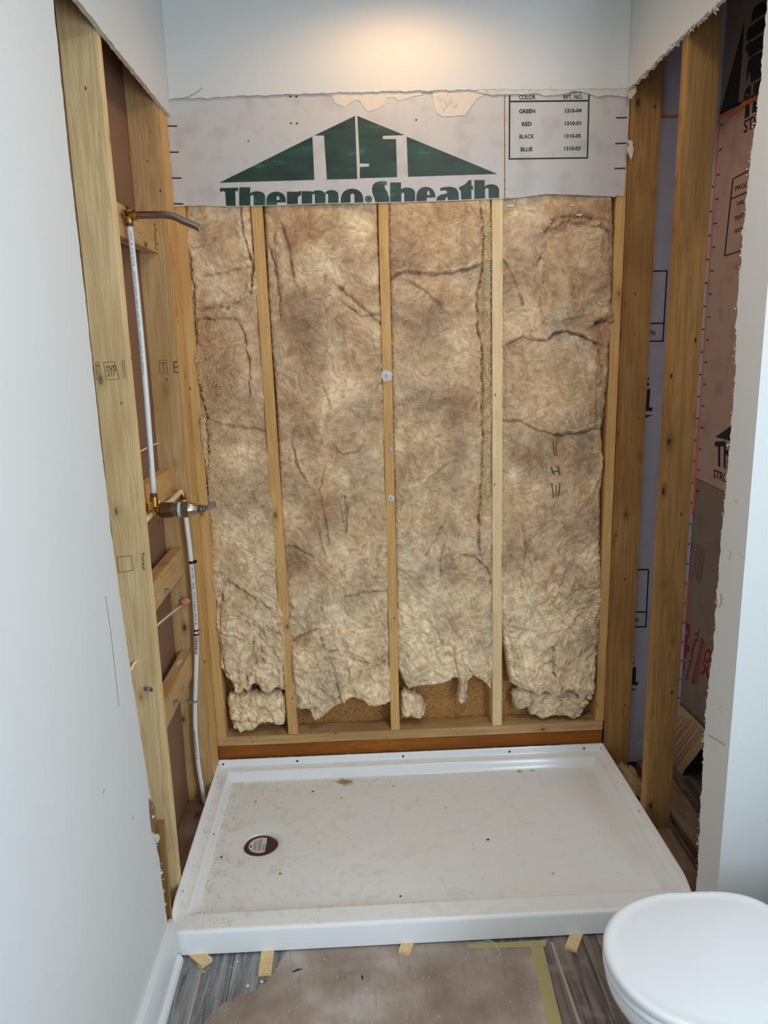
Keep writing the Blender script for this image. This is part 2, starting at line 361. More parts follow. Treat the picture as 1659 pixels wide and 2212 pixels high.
def floor_mat():
    mt, nt, b = newmat('grey_plank'); N = nt.nodes; L = nt.links
    tc = N.new('ShaderNodeTexCoord'); sp = N.new('ShaderNodeSeparateXYZ'); L.new(tc.outputs['Object'], sp.inputs[0])
    mp = N.new('ShaderNodeMapping'); mp.inputs['Scale'].default_value = (60, 5, 1); L.new(tc.outputs['Object'], mp.inputs[0])
    nz = N.new('ShaderNodeTexNoise'); nz.inputs['Scale'].default_value = 1; nz.inputs['Detail'].default_value = 8; nz.inputs['Distortion'].default_value = .6; L.new(mp.outputs[0], nz.inputs['Vector'])
    r = N.new('ShaderNodeValToRGB'); cr = r.color_ramp; cr.elements[0].position = .3; cr.elements[0].color = srgb(76, 72, 72); cr.elements[1].position = .72; cr.elements[1].color = srgb(160, 160, 162)
    L.new(nz.outputs[0], r.inputs[0])
    r2 = N.new('ShaderNodeValToRGB'); cr = r2.color_ramp; cr.elements[0].position = .3; cr.elements[0].color = srgb(70, 58, 54); cr.elements[1].position = .72; cr.elements[1].color = srgb(142, 128, 120)
    L.new(nz.outputs[0], r2.inputs[0])
    st = N.new('ShaderNodeMapRange'); st.inputs[1].default_value = .9; st.inputs[2].default_value = 1.0; L.new(sp.outputs['X'], st.inputs[0])
    mx = N.new('ShaderNodeMix'); mx.data_type = 'RGBA'; L.new(st.outputs[0], mx.inputs[0]); L.new(r.outputs[0], mx.inputs[6]); L.new(r2.outputs[0], mx.inputs[7])
    n2 = N.new('ShaderNodeTexNoise'); n2.inputs['Scale'].default_value = 14; n2.inputs['Detail'].default_value = 8; L.new(tc.outputs['Object'], n2.inputs['Vector'])
    r3 = N.new('ShaderNodeMapRange'); r3.inputs[1].default_value = .55; r3.inputs[2].default_value = .75; r3.inputs[4].default_value = .6; L.new(n2.outputs[0], r3.inputs[0])
    m2 = N.new('ShaderNodeMix'); m2.data_type = 'RGBA'; L.new(r3.outputs[0], m2.inputs[0]); L.new(mx.outputs[2], m2.inputs[6]); m2.inputs[7].default_value = srgb(164, 160, 156)
    L.new(m2.outputs[2], b.inputs['Base Color']); b.inputs['Roughness'].default_value = .5
    return mt
M['floor'] = floor_mat()
def card_mat():
    mt, nt, b = newmat('dusty_floor_paper'); N = nt.nodes; L = nt.links
    tc = N.new('ShaderNodeTexCoord')
    n1_ = N.new('ShaderNodeTexNoise'); n1_.inputs['Scale'].default_value = 6; n1_.inputs['Detail'].default_value = 9; L.new(tc.outputs['Object'], n1_.inputs['Vector'])
    r = N.new('ShaderNodeValToRGB'); cr = r.color_ramp; cr.elements[0].position = .35; cr.elements[0].color = srgb(136, 119, 106); cr.elements[1].position = .72; cr.elements[1].color = srgb(190, 180, 174)
    e = cr.elements.new(.55); e.color = srgb(164, 147, 134); L.new(n1_.outputs[0], r.inputs[0])
    mp = N.new('ShaderNodeMapping'); mp.inputs['Scale'].default_value = (70, 12, 1); L.new(tc.outputs['Object'], mp.inputs[0])
    n2 = N.new('ShaderNodeTexNoise'); n2.inputs['Scale'].default_value = 1; n2.inputs['Detail'].default_value = 8; L.new(mp.outputs[0], n2.inputs['Vector'])
    r3 = N.new('ShaderNodeMapRange'); r3.inputs[1].default_value = .55; r3.inputs[2].default_value = .8; r3.inputs[4].default_value = .6; L.new(n2.outputs[0], r3.inputs[0])
    m2 = N.new('ShaderNodeMix'); m2.data_type = 'RGBA'; L.new(r3.outputs[0], m2.inputs[0]); L.new(r.outputs[0], m2.inputs[6]); m2.inputs[7].default_value = srgb(126, 108, 94)
    L.new(m2.outputs[2], b.inputs['Base Color']); b.inputs['Roughness'].default_value = .75
    return mt
M['card'] = card_mat()

# ------------------------------------------------------------------ flat polygons in real planes
def tess(loops):
    tris = geometry.tessellate_polygon([[Vector((p[0], p[1], 0)) for p in lp] for lp in loops])
    return [p for lp in loops for p in lp], [tuple(t) for t in tris]

def slab(name, loops2d, ax, a, b, mat, edge_mat=None, parent=None):
    """extruded flat piece: 2D loops (outer, holes) in the two axes other than ax, from coordinate a to b"""
    pts, tris = tess(loops2d)
    def to3(p, c): q = list(p); q.insert(ax, c); return tuple(q)
    n = len(pts)
    vs = [to3(p, a) for p in pts]+[to3(p, b) for p in pts]
    fs = list(tris)+[tuple(i+n for i in t[::-1]) for t in tris]; fm = [0]*len(fs)
    s = 0
    for lp in loops2d:
        k = len(lp)
        for i in range(k):
            i0, i1 = s+i, s+(i+1) % k; fs.append((i0, i1, i1+n, i0+n)); fm.append(1 if edge_mat else 0)
        s += k
    o = mesh_obj(name, vs, fs, mats=[mat]+([edge_mat] if edge_mat else []), fmat=fm, parent=None)
    bm = bmesh.new(); bm.from_mesh(o.data); bmesh.ops.recalc_face_normals(bm, faces=bm.faces); bm.to_mesh(o.data); bm.free()
    if parent is not None: under(o, parent) if parent.type == 'EMPTY' else setattr(o, 'parent', parent)
    return o

def two(p, ax): return tuple(p[i] for i in range(3) if i != ax)

def jag(pts, step=.007, amp=.0022, seed=0, closed=False):
    """rough torn line through 2D points"""
    out = []; rnd = random.Random(seed); t = 0
    L_ = len(pts) if closed else len(pts)-1
    for i in range(L_):
        a, b = pts[i], pts[(i+1) % len(pts)]
        d = math.hypot(b[0]-a[0], b[1]-a[1]); k = max(1, int(d/step))
        nx, ny = -(b[1]-a[1])/max(d, 1e-9), (b[0]-a[0])/max(d, 1e-9)
        for j in range(k):
            s = j/k; off = (n1(t*28, seed)*1.6+rnd.uniform(-.35, .35))*amp
            if j == 0 and i == 0 and not closed: off = 0
            out.append((a[0]+(b[0]-a[0])*s+nx*off, a[1]+(b[1]-a[1])*s+ny*off)); t += d/k
    if not closed: out.append(pts[-1])
    return out

def prints(name, polys, ax, val, mat, parent, out=.0006, unproj=True):
    """ink marks: list of loops-lists given in photo px lying on plane ax=val"""
    mb = MB(); sgn = -1
    for k, loops in enumerate(polys):
        if not isinstance(loops[0][0], (tuple, list)): loops = [loops]
        pts, tris = tess(loops)
        v = val+sgn*out-sgn*0.00002*(k % 7)
        mb.add([P(p[0], p[1], ax, v) for p in pts], tris)
    o = mb.build(name, mat); 
    if parent is not None: under(o, parent) if parent.type == 'EMPTY' else setattr(o, 'parent', parent)
    return o

def text_shape(s, bold=0.0, shear=0):
    c = bpy.data.curves.new('t', 'FONT'); c.body = s; c.offset = bold; c.shear = shear; c.resolution_u = 3
    o = bpy.data.objects.new('t', c); COL.objects.link(o)
    me = bpy.data.meshes.new_from_object(o)
    vs = [tuple(v.co) for v in me.vertices]; fs = [tuple(p.vertices) for p in me.polygons]
    bpy.data.objects.remove(o); bpy.data.curves.remove(c); bpy.data.meshes.remove(me)
    x0 = min(v[0] for v in vs); x1 = max(v[0] for v in vs); y0 = min(v[1] for v in vs); y1 = max(v[1] for v in vs)
    return [((v[0]-x0)/(x1-x0), (v[1]-y0)/(y1-y0)) for v in vs], fs

def texts(name, items, ax, val, mat, parent, out=.0006, fn=None):
    """items: (string, TL, TR, BR, BL px corners, bold)"""
    res = []
    for it in items:
        mb = MB(); s, TL, TR, BR, BL = it[:5]; bold = it[5] if len(it) > 5 else 0.0
        vs, fs = text_shape(s, bold, it[6] if len(it) > 6 else 0)
        q = []
        for (a, b) in vs:
            u = (BL[0]*(1-a)+BR[0]*a)*(1-b)+(TL[0]*(1-a)+TR[0]*a)*b
            v = (BL[1]*(1-a)+BR[1]*a)*(1-b)+(TL[1]*(1-a)+TR[1]*a)*b
            q.append(fn(u, v) if fn else P(u, v, ax, val-out))
        mb.add(q, fs)
        o = mb.build(name, mat); res.append(o)
        if parent is not None: under(o, parent) if parent.type == 'EMPTY' else setattr(o, 'parent', parent)
    return res
def bx4(x0, y0, x1, y1, sk=0): return (x0, y0), (x1, y0+sk), (x1, y1+sk), (x0, y1)
def strip(x0, y0, x1, y1, w):
    d = math.hypot(x1-x0, y1-y0); nx, ny = -(y1-y0)/d*w/2, (x1-x0)/d*w/2
    return [(x0+nx, y0+ny), (x1+nx, y1+ny), (x1-nx, y1-ny), (x0-nx, y0-ny)]

def absorb(parent, child):
    """ink marks become part of their board's own mesh"""
    bpy.context.view_layer.update()
    pm, cm = parent.data, child.data
    T = parent.matrix_world.inverted() @ child.matrix_world
    bm = bmesh.new(); bm.from_mesh(pm); off = len(pm.materials)
    for mt_ in cm.materials: pm.materials.append(mt_)
    vs = [bm.verts.new(T @ v.co) for v in cm.vertices]
    for p in cm.polygons:
        try: f = bm.faces.new([vs[i] for i in p.vertices]); f.material_index = off+p.material_index
        except ValueError: pass
    bm.to_mesh(pm); bm.free(); bpy.data.objects.remove(child)

# ------------------------------------------------------------------ THE SETTING
CEIL = 2.80; BX = 1.524; D = .864
fl = struct(mesh_obj('floor', [(-.4, -4.6, 0), (2.2, -4.6, 0), (2.2, .2, 0), (-.4, .2, 0)], [(0, 1, 2, 3)], M['floor']))
# painted wall, left: the cut opening runs up its edge and along under the header
lc = [P(*p, 0, .013) for p in [(150, 350), (185, 650), (212, 900), (240, 1150), (266, 1340), (290, 1500), (312, 1640), (326, 1730), (333, 1800), (345, 1860), (349, 1900), (358, 1965)]]
cut = [(-.003, 2.427), (-.3, 2.425), (-.76, 2.427), (-1.016, 2.43), (-1.016, 2.366)]+[(p.y, p.z) for p in lc]+[(-.868, 0.0)]
wl = slab('wall_left', [jag(cut, seed=3)+[(-4.6, 0), (-4.6, CEIL), (-.003, CEIL)]], 0, 0.0005, .013, M['paint'], M['gypsum']); struct(wl)
rc = [P(*p, 0, 1.511) for p in [(1640, 200), (1620, 350), (1605, 500), (1590, 700), (1589, 800), (1573, 1000), (1562, 1120), (1548, 1290), (1541, 1400), (1528, 1500), (1520, 1600), (1516, 1700), (1510, 1800), (1506, 1900)]]
cut = [(-.003, 2.482), (-.15, 2.485), (-.293, 2.491), (-.48, 2.497), (-.664, 2.49), (-.885, 2.49)]+[(p.y, p.z) for p in rc]+[(-.872, .0)]
wr = slab('wall_right', [jag(cut, seed=9, amp=.005, step=.006)+[(-.972, 0), (-.972, CEIL), (-.003, CEIL)]], 0, 1.5235, 1.511, M['paint'], M['gypsum']); struct(wr)
struct(slab('wall_front', [[(1.511, 0), (2.04, 0), (2.04, CEIL), (1.511, CEIL)]], 1, -.985, -.972, M['paint']))
struct(slab('wall_room_right', [[(-4.6, 0), (-.985, 0), (-.985, CEIL), (-4.6, CEIL)]], 0, 1.98, 1.995, M['paint']))
bc = [two(P(u, v, 1, -.013), 1) for u, v in [(345, 215), (520, 207), (700, 201), (840, 197), (960, 195), (1060, 193), (1180, 194), (1280, 192), (1361, 190)]]
bc = [(.0135, bc[0][1])]+bc[1:-1]+[(1.5105, bc[-1][1])]
struct(slab('wall_back', [jag(bc, seed=5, amp=.003)+[(1.5105, CEIL), (.0135, CEIL)]], 1, -.013, -.0045, M['paint'], M['gypsum']))
struct(slab('ceiling', [[(-.4, -4.6), (2.2, -4.6), (2.2, .2), (-.4, .2)]], 2, CEIL, CEIL+.02, M['paint']))
struct(slab('wall_neighbour', [[(-4.6, 0), (.15, 0), (.15, CEIL), (-4.6, CEIL)]], 0, -.105, -.0905, M['kraft']))
struct(slab('chase_shade_backdrop', [[(-1.0, 0), (.15, 0), (.15, CEIL), (-1.0, CEIL)]], 0, 2.02, 2.04, M['dark']))  # dark backdrop standing in for the unlit depth of the cavity
struct(slab('light_stop_back', [[(-.3, 0), (2.2, 0), (2.2, CEIL), (-.3, CEIL)]], 1, .14, .15, M['dark']))  # unseen dark sheet added behind the bays to stop light leaks
# baseboard with a quarter-round shoe
bb = MB(); yA, yB = -4.5, -.875
prof = [(.0131, 0), (.0131, .138), (.027, .138), (.029, .135), (.029, .02), (.036, .017), (.041, .010), (.043, 0)]
bb.add([(x, y, z) for y in (yA, yB) for x, z in prof], [(i, i+1, i+9, i+8) for i in range(7)]+[tuple(range(8)), tuple(range(8, 16))[::-1]])
struct(autosmooth(bb.build('baseboard_left', M['trim'])))

# ------------------------------------------------------------------ lumber
def lumber(name, label, cat, p0, p1, wx, wy, mat, group=None, roll=0, bev=.0015, top_skew=None, bow=0):
    """board from p0 to p1; wx, wy = section across its local x and y"""
    p0 = Vector(p0); p1 = Vector(p1); L_ = (p1-p0).length
    bm = bmesh.new(); bmesh.ops.create_cube(bm, size=1)
    for v in bm.verts: v.co = Vector((v.co.x*wx, v.co.y*wy, (v.co.z+.5)*L_))
    bmesh.ops.bevel(bm, geom=list(bm.edges), offset=bev, segments=2, affect='EDGES')
    long_e = [e for e in bm.edges if abs(e.verts[0].co.z-e.verts[1].co.z) > L_*.8]
    if L_ > .5: bmesh.ops.subdivide_edges(bm, edges=long_e, cuts=int(L_/.06))
    sd = hash(label) % 97 if False else sum(map(ord, label)) % 97
    for v in bm.verts:
        t = v.co.z/L_
        v.co.x += bow*math.sin(PI*t)+.0012*n1(v.co.z*5, sd)*(L_ > .5)
        v.co.y += .001*n1(v.co.z*5+9, sd)*(L_ > .5)
    me = bpy.data.meshes.new(name); bm.to_mesh(me); bm.free(); me.materials.append(mat)
    me.polygons.foreach_set('use_smooth', [False]*len(me.polygons))
    o = bpy.data.objects.new(name, me); COL.objects.link(o)
    z = (p1-p0).normalized()
    x = Vector((1, 0, 0)) if abs(z.z) > .7 else (Vector((0, 1, 0)) if abs(z.x) > .7 else Vector((1, 0, 0)))
    y = z.cross(x).normalized(); x = y.cross(z).normalized()
    mt = Matrix((x, y, z)).transposed().to_4x4(); mt.translation = p0
    o.matrix_world = mt @ Matrix.Rotation(roll, 4, 'Z')
    return tag(o, label, cat, group)

PL = .038
G_L = 'studs of the left plumbing wall'; G_B = 'studs of the back wall'; G_R = 'studs of the right wall'
lumber('wall_stud', 'wide pine stud nearest the camera on the left, beside the white wall edge', 'stud', (-.0455, -.682, PL), (-.0455, -.682, CEIL-.001), .089, PL, M['wood_near'])
cs = lumber('wall_stud', 'pine stud on the left behind the white water pipes, before the back corner', 'stud', (-.0455, -.136, PL), (-.0455, -.136, CEIL-.001), .089, PL, M['wood_mid'])
lumber('wall_stud', 'stud squeezed between the piped left stud and the insulated back wall', 'stud', (-.043, -.055, PL), (-.043, -.055, CEIL-.001), .089, .1, M['wood_yel'])
xa = P(385, 460, 1, .02).x; 
lumber('wall_stud', 'leftmost yellow stud of the back wall, left of the first insulation bay', 'stud', (.018, .045, .205), (.016, .045, 2.6), .036, .089, M['wood_yel'])
pt = lambda u, v, y=.001: P(u, v, 1, y)
def backstud(label, t, b, w, mat, bow=0):
    a = pt(*b); c = pt(*t); d = (c-a)/(c.z-a.z)
    a = a+d*(.205-a.z); c = a+d*(2.6-.205)
    return lumber('wall_stud', label, 'stud', (a.x, .0455, a.z), (c.x, .0455, c.z), w, .089, mat, bow=bow)
backstud('slightly leaning stud between the first and second insulation bays from the left', (556, 450), (633, 1580), .0375, M['wood_yel'], -.004)
backstud('middle stud of the back wall with a white screw washer on it', (828, 450), (854, 1565), .034, M['wood_yel'])
backstud('pale fresh stud of the back wall, right of the shaving-filled slit', (1075, 440), (1074, 1560), .037, M['wood_white'])
lumber('wall_stud', 'rightmost yellow stud of the back wall, right of the last insulation bay', 'stud', (1.509, .0455, .205), (1.508, .0455, 2.6), .034, .089, M['wood_yel'])
lumber('wall_stud', 'brown stud of the right wall standing in the back corner', 'stud', (1.5685, -.026, PL), (1.5685, -.026, CEIL-.001), .089, .042, M['wood_brown'])
lumber('wall_stud', 'brown knotty stud of the right wall nearest the camera', 'stud', (1.5685, -.427, PL), (1.5685, -.427, CEIL-.001), .089, .045, M['wood_brown'])
lumber('jack_board', 'short orange-brown board behind the broken left drywall edge near the floor', 'board', (-.026, -.84, PL), (-.012, -.865, .44), .07, .02, M['wood_brown'])
# plates
lumber('sole_plate', 'horizontal sole plate under the back wall studs', 'plate', (.0, .041, .186), (1.5225, .041, .186), .082, PL, M['wood_mid'], roll=0)
lumber('sole_plate', 'dusty sole plate on the floor between the left studs', 'plate', (-.0455, -1.2, .019), (-.0455, .0, .019), .089, PL, M['wood_dirty'])
lumber('sole_plate', 'dusty sole plate on the floor under the right wall studs', 'plate', (1.5705, -.96, .019), (1.5705, .0, .019), .085, PL, M['wood_dirty'])
lumber('sole_plate', 'grey second plate on the floor inside the dark right cavity', 'plate', (1.70, -.96, .019), (1.70, -.02, .019), .089, PL, M['wood_dirty'])
lumber('rim_board', 'orange stained board between the back sole plate and the shower pan', 'board', (.0, .046, .07), (1.5225, .046, .07), .08, .19, M['wood_orange'], roll=0)
# blocking on the left
def block(label, z0, z1, xf, mat, y0=-.663, y1=-.155, t=.038):
    return lumber('blocking', label, 'block', (xf-t/2, y0, (z0+z1)/2), (xf-t/2, y1, (z0+z1)/2), t, z1-z0, mat)
b1 = block('highest wooden block between the left studs, carrying the shower arm elbow', 1.985, 2.072, -.028, M['wood_mid'])
b2 = block('pale wooden block behind the brass mixing valve', 1.205, 1.293, -.052, M['wood_yel'])
b3 = block('wooden block between the left studs just under the mixing valve', .930, 1.020, -.031, M['wood_mid'])
b4 = block('lowest wooden block between the left studs, white plaster smear on top', .548, .640, -.031, M['wood_mid'])

# ------------------------------------------------------------------ sheathing on the back wall
sb = [(352, 180), (1089, 160), (1089, 428.5), (1060, 430), (980, 434), (900, 436.5), (800, 439), (700, 440), (600, 444), (500, 446.5), (440, 444), (400, 444.5), (368, 448)]
def pxloop(pts, ax, val): return [two(P(u, v, ax, val), ax) for u, v in pts]
sheath_l = slab('sheathing_board', [pxloop(sb, 1, -.003)], 1, -.0035, -.0005, M['board'])
tag(sheath_l, 'white sheathing board across the top of the back wall printed with a green house logo', 'board')
sb2 = [(1091, 160), (1362, 160), (1362, 192), (1348, 423), (1320, 424), (1292, 423.5), (1250, 421), (1215, 420), (1180, 419), (1150, 423), (1120, 427), (1091, 428.5)]
sheath_r = slab('sheathing_board', [pxloop(sb2, 1, -.003)], 1, -.0035, -.0005, M['board'])
tag(sheath_r, 'white sheathing board at the upper right printed with a colour and report number table', 'board')
TV = -.0036
logo = [
 [(473.8, 394.7), (674.9, 295), (679, 388.4)],
 [(679, 292.6), (766.8, 250.3), (771.7, 386.3), (706.3, 387.7), (700, 292.6)],
 [(772, 250.3), (873.4, 291.6), (827, 293.3), (827, 300.3), (855.6, 300.3), (857.7, 382.5), (777.3, 385), (777.3, 360.8), (797.2, 359.8), (797.2, 353.5), (777.3, 352.8)],
 [(878.5, 295), (1074.8, 375.7), (881.5, 381.8)]]
prints('printed_logo', logo, 1, TV, M['green'], sheath_l)
# heavy rounded lettering, cut off at half height by the board edge
def ycut(x):
    q = [(368, 447), (440, 443.5), (500, 446), (600, 443.3), (700, 439.5), (800, 438), (900, 435.8), (980, 433), (1060, 429), (1090, 428)]
    for (a, b), (c, d) in zip(q, q[1:]):
        if a <= x <= c: return b+(d-b)*(x-a)/(c-a)-1
    return 428
def stem(x0, x1, y): return [(x0, y), (x1, y), (x1, ycut(x1)), (x0, ycut(x0))]
def arch(x0, x1, y, w, h=None, n=10, wt=None):
    """top half of a bowl: outer half-ellipse, inner slot of clear width"""
    cx = (x0+x1)/2; a = (x1-x0)/2; h = h or a*1.0; wt = wt or w*.62
    out = [(cx-a*math.cos(PI*k/n), y+h-h*math.sin(PI*k/n)**.8) for k in range(n+1)]
    out = [(x0, ycut(x0))]+out+[(x1, ycut(x1))]
    ai = a-w; hi = h-wt*.6
    inn = [(cx+ai*math.cos(PI*k/n), y+wt+hi-hi*math.sin(PI*k/n)**.7) for k in range(n+1)]
    return out+[(x1-w, ycut(x1-w))]+inn+[(x0+w, ycut(x0+w))]
L6 = lambda x: 320+x/2.8603
L7 = lambda x: 880+x/2.8603
let = []
let.append([(L6(443), 406.3), (L6(556), 405.2), (L6(556), 414.5), (L6(545), 411.5), (L6(538), 414), (L6(541), ycut(L6(540))), (L6(482), ycut(L6(482))), (L6(476), 414.5), (L6(462), 412.5), (L6(446), 415.5)])
def dome(x0, x1, y, h, slot=None, p=.75, n=14):
    """solid heavy letter top, with an optional slot open at the cut (xa, xb, ytop)"""
    cx = (x0+x1)/2; a_ = (x1-x0)/2
    up = [(cx-a_*math.cos(PI*k/n), y+h-h*math.sin(PI*k/n)**p) for k in range(n+1)]
    lp = [(x0, ycut(x0))]+up+[(x1, ycut(x1))]
    if slot:
        xa_, xb_, ys = slot; c2 = (xa_+xb_)/2; r2 = (xb_-xa_)/2
        lp += [(xb_, ycut(xb_))]+[(c2+r2*math.cos(PI*k/6), ys+r2-r2*math.sin(PI*k/6)) for k in range(7)]+[(xa_, ycut(xa_))]
    return lp
let.append(stem(L6(563), L6(631), 404.5)); let.append(dome(L6(622), L6(723), 413, 14, (L6(632), L6(652), 421), .7))
def letter_e(x0, x1, y, h, hole, xn, yb):
    cx = (x0+x1)/2; a_ = (x1-x0)/2; n = 14
    up = [(cx-a_*math.cos(PI*k/n), y+h-h*math.sin(PI*k/n)**.8) for k in range(n+1)]
    return [[(x0, ycut(x0))]+up+[(x1, yb), (xn, yb+.6), (xn, ycut(xn))], hole[::-1]]
c2 = lambda x, y: (470+x/5.027, 390+y/5.027)
c5 = lambda x, y: (790+x/5.35, 370+y/5.35)
let.append(letter_e(L6(730), L6(851), 413.8, 22, [c2(640, 210), c2(642, 180), c2(656, 163), c2(672, 180), c2(676, 208)], c2(645, 0)[0], c2(0, 236)[1]))
let.append(stem(L6(858), L6(925), 414)); let.append([(L6(920), 419), (L6(930), 413), (L6(946), 412.5), (L6(946), 421), (L6(920), 427)])
let.append(stem(L6(949), L6(1012), 413)); let.append(dome(L6(1006), L6(1094), 411, 12, (L6(1014), L6(1030), 419), .7)); let.append(dome(L6(1090), L6(1176), 410.5, 13, (L6(1096), L6(1112), 418), .7))
let.append(dome(L6(1190), L6(1330), 407.5, 27, (L6(1250), L6(1275), 418)))
def ell(cx, cy, rx, ry, n=18, cut_=True): return [(cx+rx*math.cos(2*PI*k/n), min(cy+ry*math.sin(2*PI*k/n), ycut(cx) if cut_ else 999)) for k in range(n)]
let.append([ell(L6(1362), 430, 8, 7.5), ell(L6(1362), 430, 5.5, 5)[::-1]]); let.append(ell(L6(1362), 430, 4.6, 4.2))
let.append([(L6(1476), 392.5), (L6(1460), 391), (L6(1430), 391.5), (L6(1405), 394), (L6(1388), 400), (L6(1383), 408), (L6(1386), 417), (L6(1400), 430), (L6(1404), ycut(L6(1404))), (L6(1490), ycut(L6(1490))), (L6(1490), 428), (L6(1482), 417), (L6(1466), 408), (L6(1460), 403), (L6(1466), 399), (L6(1474), 400)])
let.append(stem(842.7, 866.3, 394)); let.append(dome(862, 896.9, 405, 14, (867, 873.2, 416), .7))
let.append(letter_e(c5(585, 0)[0], c5(806, 0)[0], c5(0, 180)[1], 24, [c5(708, 276), c5(712, 236), c5(723, 219), c5(736, 236), c5(743, 273)], c5(705, 0)[0], c5(0, 302)[1]))
cc = lambda x: (c5(x, 0)[0], ycut(c5(x, 0)[0]))
let.append([c5(862, 193), c5(920, 181), c5(985, 178), c5(1045, 195), c5(1073, 245), cc(1078), cc(948), c5(948, 300), c5(935, 296), c5(922, 316), cc(915), cc(815), c5(825, 300), c5(865, 270), c5(930, 258), c5(945, 240), c5(930, 222), c5(900, 218), c5(862, 228)])
let.append([c5(1080, 185), c5(1150, 150), c5(1190, 103), c5(1222, 100), c5(1222, 165), c5(1240, 168), c5(1240, 212), c5(1222, 212), cc(1222), cc(1105), c5(1098, 218), c5(1080, 215)])
let.append(stem(L7(414), L7(478), 389)); let.append(dome(L7(470), L7(567), 398, 15, (L7(480), L7(502), 406), .7))
prints('printed_lettering', let, 1, TV, M['green'], sheath_l)
mk = [strip(353, 272, 383, 272.5, 3), strip(359, 328.7, 386, 328.7, 3), strip(364, 384.5, 392, 384.8, 3), strip(371, 440, 396, 440.5, 3)]
for x, y in ((627, 208.5), (640, 208.5), (628.5, 266.5), (641.5, 266.5), (899, 259)): mk.append([(x-1.8, y-1.8), (x+1.8, y-1.8), (x+1.8, y+1.8), (x-1.8, y+1.8)])
mk.append([(368, 355), (370, 354), (370, 356.5), (368, 357)]); mk.append([(535, 303), (538, 303), (538, 306), (535, 306)])
absorb(sheath_l, prints('printed_marks', mk, 1, TV, M['black'], sheath_l))
st = [[(1089.5, 160), (1090.6, 160), (1090.6, 428), (1089.5, 428)]]
for y in (203, 260, 315, 390, 409): st.append(ell(1090.5, y, 2.2, 2.2, 8, False))
absorb(sheath_l, prints('staple_heads', st, 1, TV, M['wood_brown'], sheath_l))
# table on the right board
c7 = lambda x, y: (880+x/2.8603, 150+y/2.8603)
def q7(x0, y0, x1, y1): return c7(x0, y0), c7(x1, y0-2), c7(x1, y1-2), c7(x0, y1)
fr = [strip(*c7(632, 120), *c7(630, 552), 3.2), strip(*c7(1123, 120), *c7(1112, 548), 3.2), strip(*c7(627, 198), *c7(1120, 193), 3.6), strip(*c7(626, 553), *c7(1116, 546), 3.2)]
mkr = [strip(1331, 254.5, 1355, 254, 3), strip(1329, 310, 1353, 309.5, 3), strip(1327, 364, 1351, 363.5, 3)]
absorb(sheath_r, prints('printed_frame', fr+mkr, 1, TV, M['ink'], sheath_r))
texts('printed_table_text', [('COLOR', *q7(690, 158, 792, 186), .02), ('RPT. NO.', *q7(964, 157, 1083, 184), .02), ('GRADE', *q7(693, 122, 792, 150), .012), ('DEN.', *q7(1000, 122, 1078, 150), .012),
    ('GREEN', *q7(690, 246, 790, 272), .032), ('1310-04', *q7(975, 243, 1076, 268), .032), ('RED', *q7(708, 325, 768, 351), .032), ('1310-01', *q7(973, 321, 1073, 346), .032),
    ('BLACK', *q7(692, 402, 784, 428), .02), ('1310-05', *q7(971, 399, 1072, 424), .028), ('BLUE', *q7(700, 481, 773, 507), .028), ('1310-03', *q7(969, 476, 1070, 501), .028)], 1, TV, M['black'], sheath_r)

# plaster still stuck on the boards below the cut
def remnant(name, label, pts, y0, th, mat, sd, parent=None):
    o = slab(name, [jag(pxloop(pts, 1, y0), .004, .0018, sd, True)], 1, y0-th, y0, mat, M['tornpaper'])
    return tag(o, label, 'plaster scrap') if label else o
r6 = lambda x, y: (320+x/2.8603, 150+y/2.8603)
remnant('plaster_scrap', 'wide torn plaster paper hanging under the cut, left of the house logo peak', [r6(1085, 150), r6(1140, 165), r6(1150, 205), r6(1210, 232), r6(1250, 205), r6(1300, 190), r6(1330, 225), r6(1355, 262), r6(1425, 243), r6(1460, 215), r6(1472, 175), r6(1520, 172), r6(1545, 192), r6(1600, 178), r6(1659, 165), r6(1700, 160), r6(1700, 120), r6(1085, 120)], -.0036, .0016, M['tornpaper'], 1)
rr = remnant('plaster_scrap', 'lumpy plaster scrap hanging under the cut, right of the house logo peak', [c7(155, 150), c7(165, 225), c7(180, 275), c7(230, 292), c7(300, 290), c7(360, 283), c7(385, 240), c7(430, 180), c7(470, 158), c7(470, 125), c7(155, 125)], -.0036, .0024, M['tornpaper'], 2)
for k, (a, w_) in enumerate((((250, 190), 34), ((225, 235), 22), ((290, 215), 24), ((200, 180), 20))):
    c = P(*c7(*a), 1, -.006); vs = []; n_ = 12
    bm = bmesh.new(); bmesh.ops.create_icosphere(bm, subdivisions=3, radius=w_*.00042)
    for v in bm.verts: v.co *= 1+.7*n1(v.co.x*220+v.co.z*150+v.co.y*190+k, k)+.3*n1(v.co.x*500-v.co.z*420, k+2); v.co.y *= .3
    me = bpy.data.meshes.new('plaster_lump'); bm.to_mesh(me); bm.free(); me.materials.append(M['gypsum'])
    o = bpy.data.objects.new('plaster_lump', me); COL.objects.link(o); o.location = c; o.parent = rr
remnant('plaster_scrap', 'long thin torn paper fringe over the printed table', [(1030, 200), (1065, 206), (1090, 205), (1130, 206), (1160, 202), (1175, 208), (1200, 207), (1240, 199), (1262, 202), (1290, 211), (1310, 207), (1330, 208), (1352, 212), (1362, 205), (1362, 186), (1030, 186)], -.0036, .0075, M['gypsum'], 4)
remnant('plaster_scrap', 'small curled plaster chip on the right board edge over the corner stud', [(1355, 303), (1366, 306), (1368, 325), (1364, 345), (1359, 335), (1353, 322), (1358, 312)], -.05, .002, M['tornpaper'], 5)
remnant('plaster_scrap', 'small peeled paper curl at the bottom right corner of the right board', [(1320, 395), (1330, 402), (1337, 415), (1326, 427), (1318, 424), (1328, 414)], -.0042, .0015, M['board'], 6)
